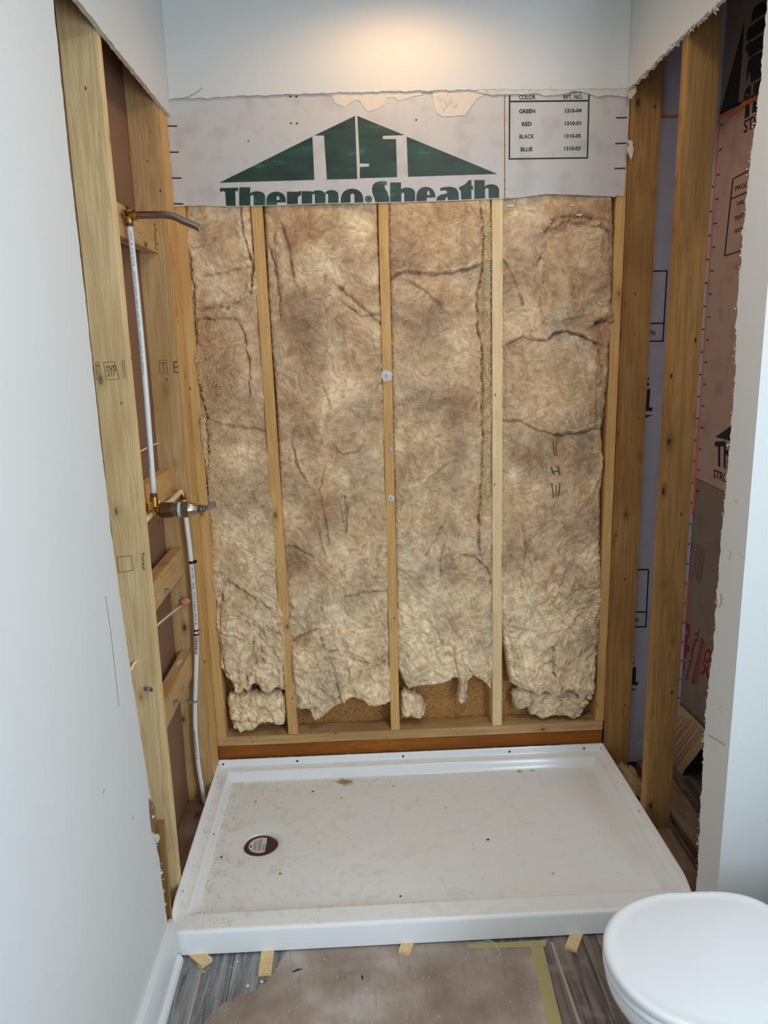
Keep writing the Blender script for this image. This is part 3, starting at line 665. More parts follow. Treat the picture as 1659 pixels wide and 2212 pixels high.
remnant('plaster_scrap', 'white plaster chip at the top right corner where the drywall cuts meet', [(1360, 196), (1372, 190), (1374, 199), (1364, 213), (1357, 212)], -.05, .004, M['gypsum'], 7)
remnant('plaster_scrap', 'white plaster blob on the stud edge left of the sheathing board', [(356, 424), (364, 424), (370, 432), (368, 440), (361, 436)], -.02, .006, M['gypsum'], 8)

mb = MB()
for pts in ([(228, 1288), (240, 1370), (257, 1526)], [(286, 1770), (288, 1762)], [(222, 1715), (226, 1703)]):
    for a, b in zip(pts, pts[1:]):
        mb.add([P(x, y, 0, .0132) for x, y in strip(*a, *b, 1.1)], [(0, 1, 2, 3)])
absorb(wl, mb.build('scratch', M['greyclip']))
mb = MB()
for pts, w in (([(1577, 1190), (1580, 1200), (1573, 1208)], 2), ([(1588, 1080), (1592, 1084)], 3), ([(1594, 1195), (1609, 1207)], 1), ([(1552, 1533), (1559, 1525)], 1.2), ([(1530, 1588), (1548, 1598), (1566, 1610)], 4), ([(1556, 1282), (1559, 1292), (1557, 1306), (1553, 1312)], 4)):
    for a, b in zip(pts, pts[1:]): mb.add([P(x, y, 0, 1.5108) for x, y in strip(*a, *b, w)], [(0, 1, 2, 3)])
absorb(wr, mb.build('scuff', M['tan']))
# torn crumbs along the right header cut
def crumbs(name, pts, n, size, mat, parent, sd):
    rnd = random.Random(sd); mb = MB()
    for i in range(n):
        t = rnd.random()*(len(pts)-1); k = int(t); f = t-k
        a = Vector(pts[k]).lerp(Vector(pts[k+1]), f)+Vector([rnd.gauss(0, .003) for _ in range(3)])
        s = size*rnd.uniform(.4, 1.4)
        vs = [a+Vector((rnd.uniform(-1, 1), rnd.uniform(-1, 1), rnd.uniform(-1, 1)))*s for _ in range(5)]
        mb.add(vs, [(0, 1, 2), (0, 2, 3), (0, 3, 4), (1, 2, 4), (2, 3, 4), (0, 1, 4)])
    return mb.build(name, mat, parent)
crumbs('torn_paper_edge', [(1.512, -.01, 2.48), (1.512, -.3, 2.489), (1.513, -.65, 2.49)], 150, .006, M['gypsum'], wr, 2)
o = crumbs('torn_paper_edge', [(1.513, p.y, p.z) for p in rc], 520, .0026, M['gypsum'], wr, 3)
crumbs('torn_paper_edge', [(.011, p.y, p.z) for p in lc[-6:]], 70, .0045, M['gypsum'], wl, 4)
crumbs('torn_paper_edge', [(x, -.009, z) for x, z in bc[3:]], 120, .004, M['gypsum'], bpy.data.objects['wall_back'], 5)

# ------------------------------------------------------------------ chase on the right
XS = 1.832
chb = slab('chase_sheathing', [[(1.53, .02), (XS-.002, .02), (XS-.002, 2.79), (1.53, 2.79)]], 1, .0005, .004, M['board2'])
tag(chb, 'lavender sheathing seen upside down between the two brown right studs', 'board')
cp = lambda pts: [strip(*a, *b, w) for a, b, w in pts]
mk = cp([((1408, 586), (1441, 585), 3), ((1441, 584), (1432, 738), 3), ((1399, 737), (1434, 737), 3), ((1402, 698.5), (1434, 698.5), 3),
         ((1368, 1230.5), (1402, 1230.5), 3), ((1401, 1230), (1395, 1355), 3), ((1361, 1354), (1396, 1354), 3), ((1362, 1322), (1396, 1322), 3)])
mk += [[(1391, 841), (1405, 840), (1402, 880), (1409.5, 880), (1409, 888), (1388, 888)], [(1387, 897), (1410, 896), (1388, 906)], [(1355, 1442), (1374, 1441), (1373, 1473), (1378, 1473), (1378, 1480), (1354, 1480)], [(1353, 1490), (1378, 1487), (1354, 1497)]]
y0 = P(1525, 509, 1, 0).z; y1 = P(1503, 904, 1, 0).z; dz = (y0-y1)/8
mb = MB()
for k in range(-2, 26):
    z = y0-k*dz
    if 0.1 < z < 2.3: mb.box(XS-.028, XS-.006, -.0003, .0003, z-.0022, z+.0022)
absorb(chb, prints('printed_marks', mk, 1, .0005, M['black'], chb))
absorb(chb, mb.build('edge_ticks', M['black'], chb))
texts('printed_text', [('PROD', (1415.5, 723.5), (1392, 723.5), (1392, 712), (1415.5, 712), .01), ('PROD', (1379.5, 1343.5), (1353, 1343.5), (1353, 1333), (1379.5, 1333), .01), ('D', (1369, 1291), (1362.5, 1291), (1362.5, 1284), (1369, 1284), .01),
    ('S', (1402.5, 835.5), (1390, 835.5), (1390, 814), (1402.5, 814), .03), ('S', (1370, 1437), (1357, 1437), (1357, 1417), (1370, 1417), .03), ('H', (1406, 659), (1402, 659), (1402, 651), (1406, 651), .01)], 1, .0005, M['black'], chb)
sl = MB(); zz = P(1443, 251, 1, 0).z
sl.box(1.60, 1.80, -.001, .0006, zz-.006, zz+.003)
tag(sl.build('sealant_bead', M['orange_foam']), 'thin horizontal orange sealant line across the lavender chase board', 'sealant')

def side(name, label, pts, x, mat, cat='board'):
    o = slab(name, [pxloop(pts, 0, x)], 0, x-.003, x, mat); return tag(o, label, cat)
upb = slab('side_sheathing', [[(-.002, P(1553, 246, 0, XS).z), (P(1640, 200, 0, XS).y, P(1640, 200, 0, XS).z), (-.9, P(1640, 200, 0, XS).z+.02), (-.9, 2.795), (-.002, 2.795)]], 0, XS-.003, XS, M['board4'])
tag(upb, 'uppermost board of the right cavity with a tall black triangle and sideways lettering', 'board')
midz = [P(1499, 1030, 0, XS), P(1567, 1062, 0, XS)]
mid = slab('side_sheathing', [[(-.002, P(1553, 250, 0, XS).z), (P(1640, 206, 0, XS).y, P(1640, 206, 0, XS).z), (-.9, P(1640, 206, 0, XS).z+.03), (-.9, midz[1].z+(midz[1].z-midz[0].z)/(midz[1].y-midz[0].y)*(-.9-midz[1].y)), (-.002, midz[0].z)]], 0, XS-.003, XS, M['board3'])
tag(mid, 'pinkish board inside the right cavity with tick marks and a printed box', 'board')
# lower board down to a slanting torn edge
l0, l1 = P(1458, 1510, 0, XS), P(1530, 1582, 0, XS)
sl_ = (l1.z-l0.z)/(l1.y-l0.y)
low = slab('side_sheathing', [[(-.002, midz[0].z-.003), (-.9, midz[1].z+(midz[1].z-midz[0].z)/(midz[1].y-midz[0].y)*(-.9-midz[1].y)-.003), (-.9, l1.z+sl_*(-.9-l1.y)), (-.002, l0.z+sl_*(-.002-l0.y))]], 0, XS-.0015, XS+.0015, M['board4'])
tag(low, 'brown-grey board low in the right cavity with slanted red lettering', 'board')
XT = XS-.0031
blk = [[(1657, 0), (1659, 0), (1651, 210), (1553, 243)] if False else [(1609, 42), (1594, 226), (1555, 245)]]
prints('printed_triangle', blk, 0, XT, M['black'], upb, out=.0006)
cu = lambda *q: [(1540+x/7.37, y/7.37) for x, y in q]
prints('printed_lettering', [cu((850, 10), (775, 35), (700, 80), (640, 150), (620, 260), (605, 400), (640, 330), (750, 262), (850, 200)), cu((850, 250), (750, 310), (550, 450), (530, 665), (610, 630), (735, 540), (850, 470)),
    cu((850, 520), (728, 590), (620, 660), (595, 650), (570, 690), (520, 730), (515, 790), (555, 840), (565, 925), (620, 880), (700, 830), (850, 740)),
    cu((850, 790), (685, 865), (620, 890), (565, 960), (545, 1050), (530, 1300), (550, 1300), (570, 1160), (590, 1150), (600, 1300), (620, 1325), (660, 1290), (850, 1180)),
    [cu((605, 1345), (560, 1380), (520, 1430), (495, 1520), (490, 1590), (560, 1550), (600, 1500)), cu((545, 1485), (525, 1510), (530, 1540), (555, 1525), (565, 1500))], cu((850, 1220), (650, 1330), (640, 1500), (850, 1400))], 0, XT, M['black'], upb)
prints('printed_lettering', [cu((575, 1620), (520, 1680), (500, 1900), (580, 1850), (580, 1740)), cu((800, 1530), (660, 1590), (635, 1650), (620, 1810), (800, 1720))], 0, XT, M['black'], mid)
k3 = cp([((1583, 387), (1622, 366), 2.6), ((1583, 387), (1565, 553), 2.6), ((1565, 553), (1606, 540), 2.6), ((1579, 430), (1616, 414), 2.6)])
k3 += [[(1545, 944), (1582, 918), (1580, 953)]]
absorb(mid, prints('printed_marks', k3, 0, XT, M['black'], mid))
mb = MB(); ta = P(1567, 265, 0, XT).z; tb = P(1512, 876, 0, XT).z; dz2 = (ta-tb)/12
for k in range(0, 17):
    z = ta-k*dz2; mb.box(XT-.0006, XT-.0001, -.035, -.012, z-.002, z+.002)
absorb(mid, mb.build('edge_ticks', M['black'], mid))
texts('printed_text', [('PRODUCT', (1588, 403), (1640, 383), (1640, 392), (1588, 413), .008), ('DRJ EVAL', (1592, 437), (1630, 421), (1630, 431), (1592, 447), .01), ('DRAFT', (1587, 467), (1607, 459), (1607, 469), (1587, 477), .01), ('SEISMIC', (1586, 496), (1615, 485), (1615, 494), (1586, 504), .01),
    ('STRONG', (1541, 1013), (1590, 1032), (1590, 1055), (1541, 1031), .02), ('STR', (1606.5, 261), (1640, 243), (1640, 271), (1606.5, 289), .02)], 0, XT, M['black'], mid)
texts('printed_lettering', [('Th', (1544, 954), (1576, 952), (1576, 1015), (1544, 1005), .03)], 0, XT, M['black'], mid)
XL = XS-.0016
pl = lambda x, y: (1450+x/7.373, 1300+y/7.373)
texts('printed_lettering', [('ply', pl(340, 400), pl(235, 1135), pl(85, 1040), pl(185, 290), .05), ('Thermo', pl(455, 430), pl(270, 1275), pl(220, 1250), pl(385, 430), .03), ('OX', pl(650, 740), pl(590, 1260), pl(465, 1180), pl(545, 740), .05)], 0, XL, M['red_ink'], low)
bs = prints('printed_banner', [[pl(485, 565), pl(520, 640), pl(375, 1310), pl(320, 1285)]], 0, XL, M['red_ink'], low)
texts('banner_text', [('BUILD STRONG', pl(512, 650), pl(385, 1270), pl(350, 1255), pl(480, 640), .02)], 0, XL, M['board4'], low, out=.0012)
rl = [strip(*pl(545, 670), *pl(400, 1315), 1), ]
for k in range(7):
    x = 1490+k*5.2; rl.append(strip(x, 1165+k*3, x-6, 1240+k*2+(k % 3)*6, 1.0))
absorb(low, prints('printed_lines', rl, 0, XL, M['red_ink'], low))
flap = slab('torn_flap', [pxloop([(1459, 1514), (1474, 1527), (1493, 1544), (1512, 1563), (1528, 1580), (1524, 1606), (1505, 1632), (1482, 1660), (1462, 1692), (1447, 1716), (1440, 1700), (1445, 1600), (1452, 1516)], 0, XS-.012)], 0, XS-.014, XS-.012, M['tan'])
tag(flap, 'tan folded paper flap with red print lines above the dark hole on the right', 'paper flap')
def shortln(a, b, k):
    return strip(a[0], a[1], b[0], b[1], 1.0)
rl = []
for k, (a, b) in enumerate([((1475, 1545), (1455, 1568)), ((1482, 1552), (1452, 1590)), ((1488, 1556), (1452, 1605)), ((1494, 1557), (1451, 1612)), ((1504, 1560), (1450, 1630)), ((1508, 1566), (1450, 1642)), ((1515, 1572), (1450, 1658)), ((1519, 1577), (1450, 1668))]): rl.append(shortln(a, b, k))
absorb(flap, prints('printed_lines', rl, 0, XS-.014, M['red_ink'], flap))
# orange sealant in the corner and across the boards
def bead(pts, r, label, sd, mat='orange_foam', name='sealant_bead', cat='sealant'):
    q = []; rr_ = []; t = 0
    for a, b in zip(pts, pts[1:]):
        a = Vector(a); b = Vector(b); k = max(2, int((b-a).length/.008))
        for j in range(k):
            q.append(a.lerp(b, j/k)+Vector((0, 0, .0015*n1(t*60, sd)))); rr_.append(r*(.75+.9*abs(n1(t*45, sd+1)))); t += (b-a).length/k
    mb = MB(); mb.tube(q, rr_, 8); o = mb.build(name, M[mat], smooth=True); return tag(o, label, cat)
cor = lambda v, d=.0: Vector((XS-.004, -.003, P(1510, v, 1, 0).z))
bead([cor(235), cor(640)], .0028, 'upper orange sealant bead in the corner of the right cavity', 1)
bead([cor(640), cor(960)], .002, 'thin middle orange sealant bead in the corner of the right cavity', 2)
bead([cor(905), cor(1110)], .0062, 'thick orange sealant bead in the right cavity corner beside the slanted board seam', 3)
bead([cor(1255), cor(1345)], .006, 'lowest orange sealant bead in the right cavity corner above the red lettering', 4)
bead([P(1556, 252, 0, XS-.006), P(1580, 246, 0, XS-.006), P(1610, 223, 0, XS-.006), P(1640, 207, 0, XS-.006)], .0075, 'rough orange sealant ridge slanting under the black triangle', 5)
bead([P(1590, 578, 0, XS-.004), P(1599, 571, 0, XS-.004)], .004, 'short orange sealant dab under the printed box', 6)

# ------------------------------------------------------------------ OSB at the back of the bays
osb = slab('osb_panel', [[(.0, .165), (BX, .165), (BX, 2.6), (.0, 2.6)]], 1, .0905, .1, M['osb'])
tag(osb, 'brown strand board showing behind the torn bottoms of the insulation', 'board')

# ------------------------------------------------------------------ insulation
def inpoly(px, pz, poly):
    ins = np.zeros(px.shape, bool); n = len(poly)
    for i in range(n):
        x0, z0 = poly[i]; x1, z1 = poly[(i+1) % n]
        c = ((z0 > pz) != (z1 > pz)) & (px < (x1-x0)*(pz-z0)/((z1-z0)+1e-12)+x0); ins ^= c
    return ins
def pdist(px, pz, line, closed=False, signed=False):
    best = np.full(px.shape, 9.0); side_ = np.zeros(px.shape)
    n = len(line)
    for i in range(n if closed else n-1):
        a = line[i]; b = line[(i+1) % n]; dx, dz_ = b[0]-a[0], b[1]-a[1]; l2 = dx*dx+dz_*dz_+1e-12
        t = np.clip(((px-a[0])*dx+(pz-a[1])*dz_)/l2, 0, 1); qx = a[0]+t*dx-px; qz = a[1]+t*dz_-pz; d = np.sqrt(qx*qx+qz*qz)
        m_ = d < best; best = np.where(m_, d, best); side_ = np.where(m_, np.sign(dx*(pz-a[1])-dz_*(px-a[0])), side_)
    return (best, side_) if signed else best
HF = {}
def smooth(a, b, t): t = np.clip((t-a)/(b-a), 0, 1); return t*t*(3-2*t)
_c = sorted([two(P(u, v, 1, -.003), 1) for u, v in sb[2:]+sb2[3:]]); CUTX = [c[0] for c in _c]; CUTZ = [c[1] for c in _c]
def batt(key, outline, label, seed, grooves=(), ridges=(), moulds=(), browns=(), pales=(), y0=-.004, step=.0024, bulge=1.0, cat='insulation', name='insulation_batt', shaggy=0.0, edge=.0045, back=.05):
    if name == 'insulation_batt':
        um = (min(p[0] for p in outline)+max(p[0] for p in outline))/2
        outline = [(u+(4.5 if u > um else (-3 if key == 'b1' else -8))*(1 if abs(u-um) > 45 else 0), v) for u, v in outline]
    poly = [two(P(u, v, 1, y0), 1) for u, v in outline]
    x0 = min(p[0] for p in poly)-.01; x1 = max(p[0] for p in poly)+.01; z0 = min(p[1] for p in poly)-.01; z1 = max(p[1] for p in poly)+.01
    nx = int((x1-x0)/step)+1; nz_ = int((z1-z0)/step)+1
    X, Z = np.meshgrid(np.linspace(x0, x1, nx), np.linspace(z0, z1, nz_))
    # ragged outline
    Xr = X+.004*fbm(X*60, Z*60, 4, seed+40); Zr = Z+.006*fbm(X*60+7, Z*60, 4, seed+41)
    ins = inpoly(Xr, Zr, poly); dE = pdist(Xr, Zr, poly, True)
    wx = X+.03*fbm(X*7, Z*7, 3, seed); wz = Z+.03*fbm(X*7+5, Z*7, 3, seed+1)
    lowz = np.clip((1.05-Z)/.5, 0, 1)            # the lower half is torn and fluffier
    h = .016*bulge*fbm(X*5, Z*4, 2, seed+2)
    h += .0075*(ridged(wx*9, wz*7, 3, seed+3)-1)*(.55+.9*lowz+shaggy)
    ang = .9*fbm(X*3, Z*3, 2, seed+4)+.8
    ux = wx*np.cos(ang)+wz*np.sin(ang); uz = -wx*np.sin(ang)+wz*np.cos(ang)
    h += .0034*ridged(ux*34, uz*8, 3, seed+5)*(.4+1.2*lowz+shaggy)+.011*lowz*(ridged(wx*15, wz*11, 3, seed+7)-1)
    h += .0010*fbm(X*120, Z*120, 2, seed+6)
    wisp = ridged(ux*38+3, uz*9, 4, seed+8)
    tone = fbm(wx*9, wz*6, 4, seed+9); tone2 = fbm(X*3.1, Z*2.2, 3, seed+10)
    pale = np.clip(.32+.6*lowz+.45*tone+.25*tone2+.22*(wisp-1), 0, 1)
    brown = np.clip(.25+.9*fbm(wx*6+9, wz*5, 4, seed+11)-.25*lowz, 0, 1)
    mould = np.clip(.42+1.1*fbm(X*5, Z*4, 3, seed+12)-.35*lowz, 0, 1)
    grey = np.clip(.25+.9*fbm(X*6+3, Z*5, 4, seed+13), 0, 1)
    pxs = lambda pts: [two(P(u, v, 1, y0), 1) for u, v in pts]
    jx = X+.007*fbm(X*22, Z*22, 3, seed+20); jz = Z+.007*fbm(X*22+4, Z*22, 3, seed+21)
    for pts, dep, w in grooves:
        d, sd = pdist(jx, jz, pxs(pts), signed=True)
        w = w*.7; mod = np.clip(.75+1.3*fbm(X*30, Z*30, 3, seed+30), .1, 1.4)
        h -= dep*mod*np.exp(-(d/w)**1.2)
        h += dep*.55*np.exp(-(d/(w*5))**2)*(sd > 0)
        brown += .5*np.exp(-(d/(w*1.6))**2)  # creases tinted browner, their shade put into the wool colour
    for pts, hgt, w in ridges:
        d = pdist(jx, jz, pxs(pts)); mod = np.clip(.8+1.2*fbm(X*34, Z*34, 4, seed+31), 0, 1.5); h += hgt*mod*np.exp(-(d/w)**2); pale += .4*mod*np.exp(-(d/w)**2)  # ridges tinted paler, so relief shading is in the colour
    def blob(u, v, r, rz=None):
        c = P(u, v, 1, y0); r_ = r*.0016; q = rz*.0016 if rz else r_
        return np.exp(-(((X-c.x)/r_)**2+((Z-c.z)/q)**2)**1.1)
    for (u, v, r, a, *z) in moulds: b_ = blob(u, v, r, z[0] if z else None); mould += a*b_; grey += .7*a*b_
    for (u, v, r, a, *z) in browns: b_ = blob(u, v, r, z[0] if z else None); brown += a*b_; pale -= .5*a*b_
    for (u, v, r, a, *z) in pales: b_ = blob(u, v, r, z[0] if z else None); pale += a*b_; brown -= .6*a*b_; grey -= .6*a*b_
    # rounded-over edges sinking behind the stud faces
    h -= back*np.exp(-dE/edge)*.9
    Y = y0+.010-h*1.0
    Y = np.minimum(Y, .085)
    zc_ = np.interp(X, CUTX, CUTZ); k_ = smooth(-.010, .0, Z-zc_); Y = Y*(1-k_)+np.maximum(Y, .002)*k_
    pale = np.clip(pale, 0, 1)[..., None]; brown = np.clip(brown, 0, 1)[..., None]; grey = np.clip(grey, 0, 1)[..., None]
    cb = np.array(srgb(210, 174, 134)[:3]); cp_ = np.array(srgb(252, 230, 194)[:3]); cw = np.array(srgb(144, 106, 76)[:3]); cg = np.array(srgb(150, 138, 126)[:3])
    C = cb*(1-pale)+cp_*pale; C = C*(1-.55*grey)+cg*.55*grey; C = C*(1-.45*brown)+cw*.45*brown
    idx = -np.ones(X.shape, int); keepf = ins[:-1, :-1] & ins[1:, :-1] & ins[:-1, 1:] & ins[1:, 1:]
    used = np.zeros(X.shape, bool)
    used[:-1, :-1] |= keepf; used[1:, :-1] |= keepf; used[:-1, 1:] |= keepf; used[1:, 1:] |= keepf
    idx[used] = np.arange(used.sum())
    r_, c_ = np.nonzero(keepf)
    F = np.stack([idx[r_, c_], idx[r_, c_+1], idx[r_+1, c_+1], idx[r_+1, c_]], 1)
    # side walls going back round the rim
    V = np.stack([X[used], Y[used], Z[used]], 1)
    me = bpy.data.meshes.new(name)
    E_ = {}
    for a, b in ((0, 1), (1, 2), (2, 3), (3, 0)):
        pass
    fe = np.concatenate([F[:, [0, 1]], F[:, [1, 2]], F[:, [2, 3]], F[:, [3, 0]]])
    key_ = np.sort(fe, 1); kk = key_[:, 0].astype(np.int64)*10**7+key_[:, 1]
    un, first, cnt = np.unique(kk, return_index=True, return_counts=True)
    be = fe[first[cnt == 1]]
    nV = len(V); V2 = V.copy(); V2[:, 1] = np.maximum(V[:, 1]+.012, .05); 
    bv = np.unique(be); remap = -np.ones(nV, int); remap[bv] = nV+np.arange(len(bv))
    Fb = np.stack([be[:, 1], be[:, 0], remap[be[:, 0]], remap[be[:, 1]]], 1)
    V = np.concatenate([V, V2[bv]]); F = np.concatenate([F, Fb])
    Cc = np.concatenate([C[used], C[used][bv]*.92]); Mo = np.concatenate([mould[used], mould[used][bv]])  # receding rim sides tinted slightly darker, as painted shade
    me.vertices.add(len(V)); me.vertices.foreach_set('co', V.astype(np.float32).ravel())
    me.loops.add(F.size); me.loops.foreach_set('vertex_index', F.astype(np.int32).ravel())
    me.polygons.add(len(F)); me.polygons.foreach_set('loop_start', np.arange(0, F.size, 4, dtype=np.int32))
    me.polygons.foreach_set('use_smooth', np.ones(len(F), bool))
    me.update(calc_edges=True); me.validate()
    ca = me.color_attributes.new('tint', 'FLOAT_COLOR', 'POINT'); ca.data.foreach_set('color', np.concatenate([Cc, np.ones((len(Cc), 1))], 1).astype(np.float32).ravel())
    fa = me.attributes.new('mould', 'FLOAT', 'POINT'); fa.data.foreach_set('value', np.clip(Mo, 0, 1).astype(np.float32))
    me.materials.append(M['batt'])
    o = bpy.data.objects.new(name, me); COL.objects.link(o); tag(o, label, cat)
    HF.setdefault(key, []).append((x0, z0, (x1-x0)/(nx-1), (z1-z0)/(nz_-1), Y, ins))
    return o
def hf(key, x, z):
    best = None
    for x0, z0, sx, sz, Y, ins in HF[key]:
        i = int(round((x-x0)/sx)); j = int(round((z-z0)/sz))
        if 0 <= j < Y.shape[0] and 0 <= i < Y.shape[1] and ins[j, i]:
            y = float(Y[j, i]); best = y if best is None else min(best, y)
    return best
def wool_flap(key, parent, pts, seed, out=.012, **kw):
    o = batt(key, pts, 'x', seed, y0=-.004-out, edge=.0035, back=.03, name='torn_flap', **kw)
    del o['label']; del o['category']; o.parent = parent; return o

def fuzz(key, parent, areas, seed, rad=.00028):
    """loose fibres standing off the wool"""
    rnd = random.Random(seed); mb = MB()
    for (u0, v0, u1, v1, n, ln) in areas:
        for i in range(n):
            p = P(rnd.uniform(u0, u1), rnd.uniform(v0, v1), 1, 0); y = hf(key, p.x, p.z)
            if y is None: continue
            a = rnd.uniform(0, 2*PI); l = ln*rnd.uniform(.4, 1.3); k = 5; q = []; cu = rnd.uniform(-1.6, 1.6)
            x, z = p.x, p.z
            for j in range(k+1):
                t = j/k; yy = hf(key, x, z); yy = y if yy is None else yy
                q.append((x, yy-.0008-.004*math.sin(PI*t)*rnd.uniform(.4, 1), z)); x += math.cos(a+cu*t)*l/k; z += math.sin(a+cu*t)*l/k
            mb.tube(q, [rad]*k+[rad*.3], 3, cap=False)
    o = mb.build('loose_fibres', M['fibre'], parent, smooth=True); o['kind'] = 'stuff'; return o

# bay 1 (leftmost)
b_1 = batt('b1', [(398, 405), (398, 560), (409, 650), (414, 760), (426, 830), (430, 880), (424, 905), (434, 935), (444, 1000), (446, 1080), (452, 1150), (456, 1240), (450, 1250), (456, 1290), (462, 1300), (462, 1340), (470, 1400), (474, 1440), (490, 1470), (500, 1480), (505, 1505), (512, 1495), (522, 1502), (528, 1492), (540, 1498), (545, 1480), (560, 1490), (578, 1502), (584, 1492), (612, 1494), (616, 1400), (609, 1300), (603, 1200), (598, 1100), (590, 1000), (578, 850), (570, 700), (560, 600), (550, 540), (545, 405)],
   'leftmost insulation batt between the left corner and the leaning stud', 1,
   grooves=[([(520, 450), (524, 500), (536, 540), (548, 575), (545, 620)], .02, .006), ([(410, 560), (418, 640), (424, 740)], .016, .007), ([(440, 595), (480, 590), (545, 575)], .007, .006), ([(430, 690), (480, 686), (515, 692), (532, 740), (540, 800), (538, 850)], .013, .007), ([(445, 665), (500, 662), (545, 632)], .012, .007),
            ([(440, 900), (470, 915), (520, 925), (575, 930)], .010, .008), ([(430, 830), (445, 900), (450, 1000), (446, 1080)], .018, .006), ([(480, 1285), (484, 1330), (500, 1345)], .014, .006), ([(500, 1262), (540, 1285), (580, 1315)], .014, .006), ([(540, 1340), (545, 1400), (520, 1450)], .016, .008), ([(555, 1430), (570, 1470), (600, 1490)], .014, .008), ([(530, 1455), (550, 1490)], .02, .006)],
   ridges=[([(470, 680), (520, 650), (552, 628)], .010, .012), ([(515, 480), (535, 560), (540, 640)], .006, .014), ([(505, 1440), (512, 1490)], .016, .012), ([(530, 1405), (548, 1440), (540, 1480)], .012, .010), ([(440, 950), (446, 1050)], .012, .012), ([(500, 970), (570, 990)], .006, .02)],
   moulds=[(460, 800, 40, .5), (520, 1030, 45, .6), (560, 910, 30, .4), (510, 1260, 35, .5), (570, 1350, 25, .4), (580, 1130, 20, .4)], browns=[(470, 760, 45, .6, 70), (450, 500, 30, .4), (560, 920, 30, .5), (440, 700, 12, .8, 90), (545, 1420, 18, .7), (455, 880, 15, .7, 60)], pales=[(470, 600, 40, .5), (520, 1140, 40, .5), (550, 1200, 30, .4), (490, 1360, 30, .4), (515, 990, 30, .5)])
# bay 2
b_2 = batt('b2', [(571, 405), (580, 560), (588, 700), (600, 850), (606, 960), (610, 1060), (616, 1180), (622, 1260), (626, 1330), (632, 1400), (630, 1415), (634, 1450), (636, 1500), (645, 1535), (668, 1532), (672, 1555), (690, 1552), (722, 1530), (746, 1520), (762, 1512), (785, 1522), (806, 1530), (828, 1524), (842, 1516), (842, 1420), (838, 1280), (836, 1100), (830, 950), (826, 800), (820, 650), (814, 405)],
   'insulation batt of the second bay, torn and folded up at the bottom', 2,
   grooves=[([(585, 540), (600, 600), (606, 680)], .014, .008), ([(610, 490), (625, 540), (632, 600)], .010, .007), ([(730, 620), (770, 650), (820, 700)], .010, .006), ([(745, 655), (775, 680), (818, 680)], .010, .005), ([(700, 840), (712, 880)], .005, .006), ([(725, 965), (740, 985), (775, 975), (785, 950)], .008, .005), ([(745, 1075), (750, 1110), (745, 1150)], .010, .005), ([(735, 1090), (740, 1130)], .008, .004), ([(620, 1180), (640, 1185), (668, 1200)], .012, .006),
            ([(700, 1010), (690, 1060), (700, 1110), (710, 1170)], .008, .006), ([(632, 960), (640, 1010), (660, 1040)], .008, .005), ([(745, 1290), (790, 1280), (836, 1275)], .012, .005), ([(632, 1385), (660, 1372), (680, 1360)], .018, .007), ([(640, 1402), (690, 1410), (715, 1440), (730, 1480)], .018, .006), ([(720, 1408), (760, 1425), (800, 1432)], .018, .006), ([(760, 1440), (790, 1450), (830, 1430)], .012, .006), ([(680, 1470), (700, 1490), (740, 1480)], .014, .006), ([(670, 1545), (700, 1530), (740, 1500)], .016, .005), ([(765, 1480), (790, 1490)], .010, .005)],
   ridges=[([(640, 1405), (670, 1392), (700, 1385), (740, 1400), (790, 1405), (820, 1425)], .014, .009), ([(705, 1415), (735, 1440), (740, 1470), (738, 1500)], .018, .012), ([(700, 880), (690, 940)], .004, .008), ([(640, 980), (650, 1020)], .008, .006), ([(690, 1130), (705, 1200)], .008, .008), ([(650, 1520), (720, 1500)], .010, .014), ([(740, 1480), (800, 1480), (835, 1460)], .008, .02)],
   moulds=[(650, 680, 55, .9), (640, 650, 25, .5), (670, 920, 40, .6), (620, 1040, 25, .5), (700, 1150, 45, .4), (760, 1090, 30, .5), (740, 700, 30, .3), (635, 1220, 30, .5)], browns=[(660, 470, 50, .5), (640, 520, 30, .4), (645, 690, 40, .6), (660, 750, 35, .5), (635, 1215, 34, 1.1, 45), (660, 930, 30, .7), (690, 1240, 35, .6), (700, 1100, 40, .5), (620, 870, 18, .5), (650, 1385, 18, .8, 12)], pales=[(700, 570, 50, .4), (770, 490, 30, .5), (800, 600, 18, .6), (750, 840, 40, .4), (720, 740, 40, .3), (740, 1340, 50, .5), (640, 1370, 30, -.2), (735, 1430, 25, .8), (740, 1020, 40, .4)])
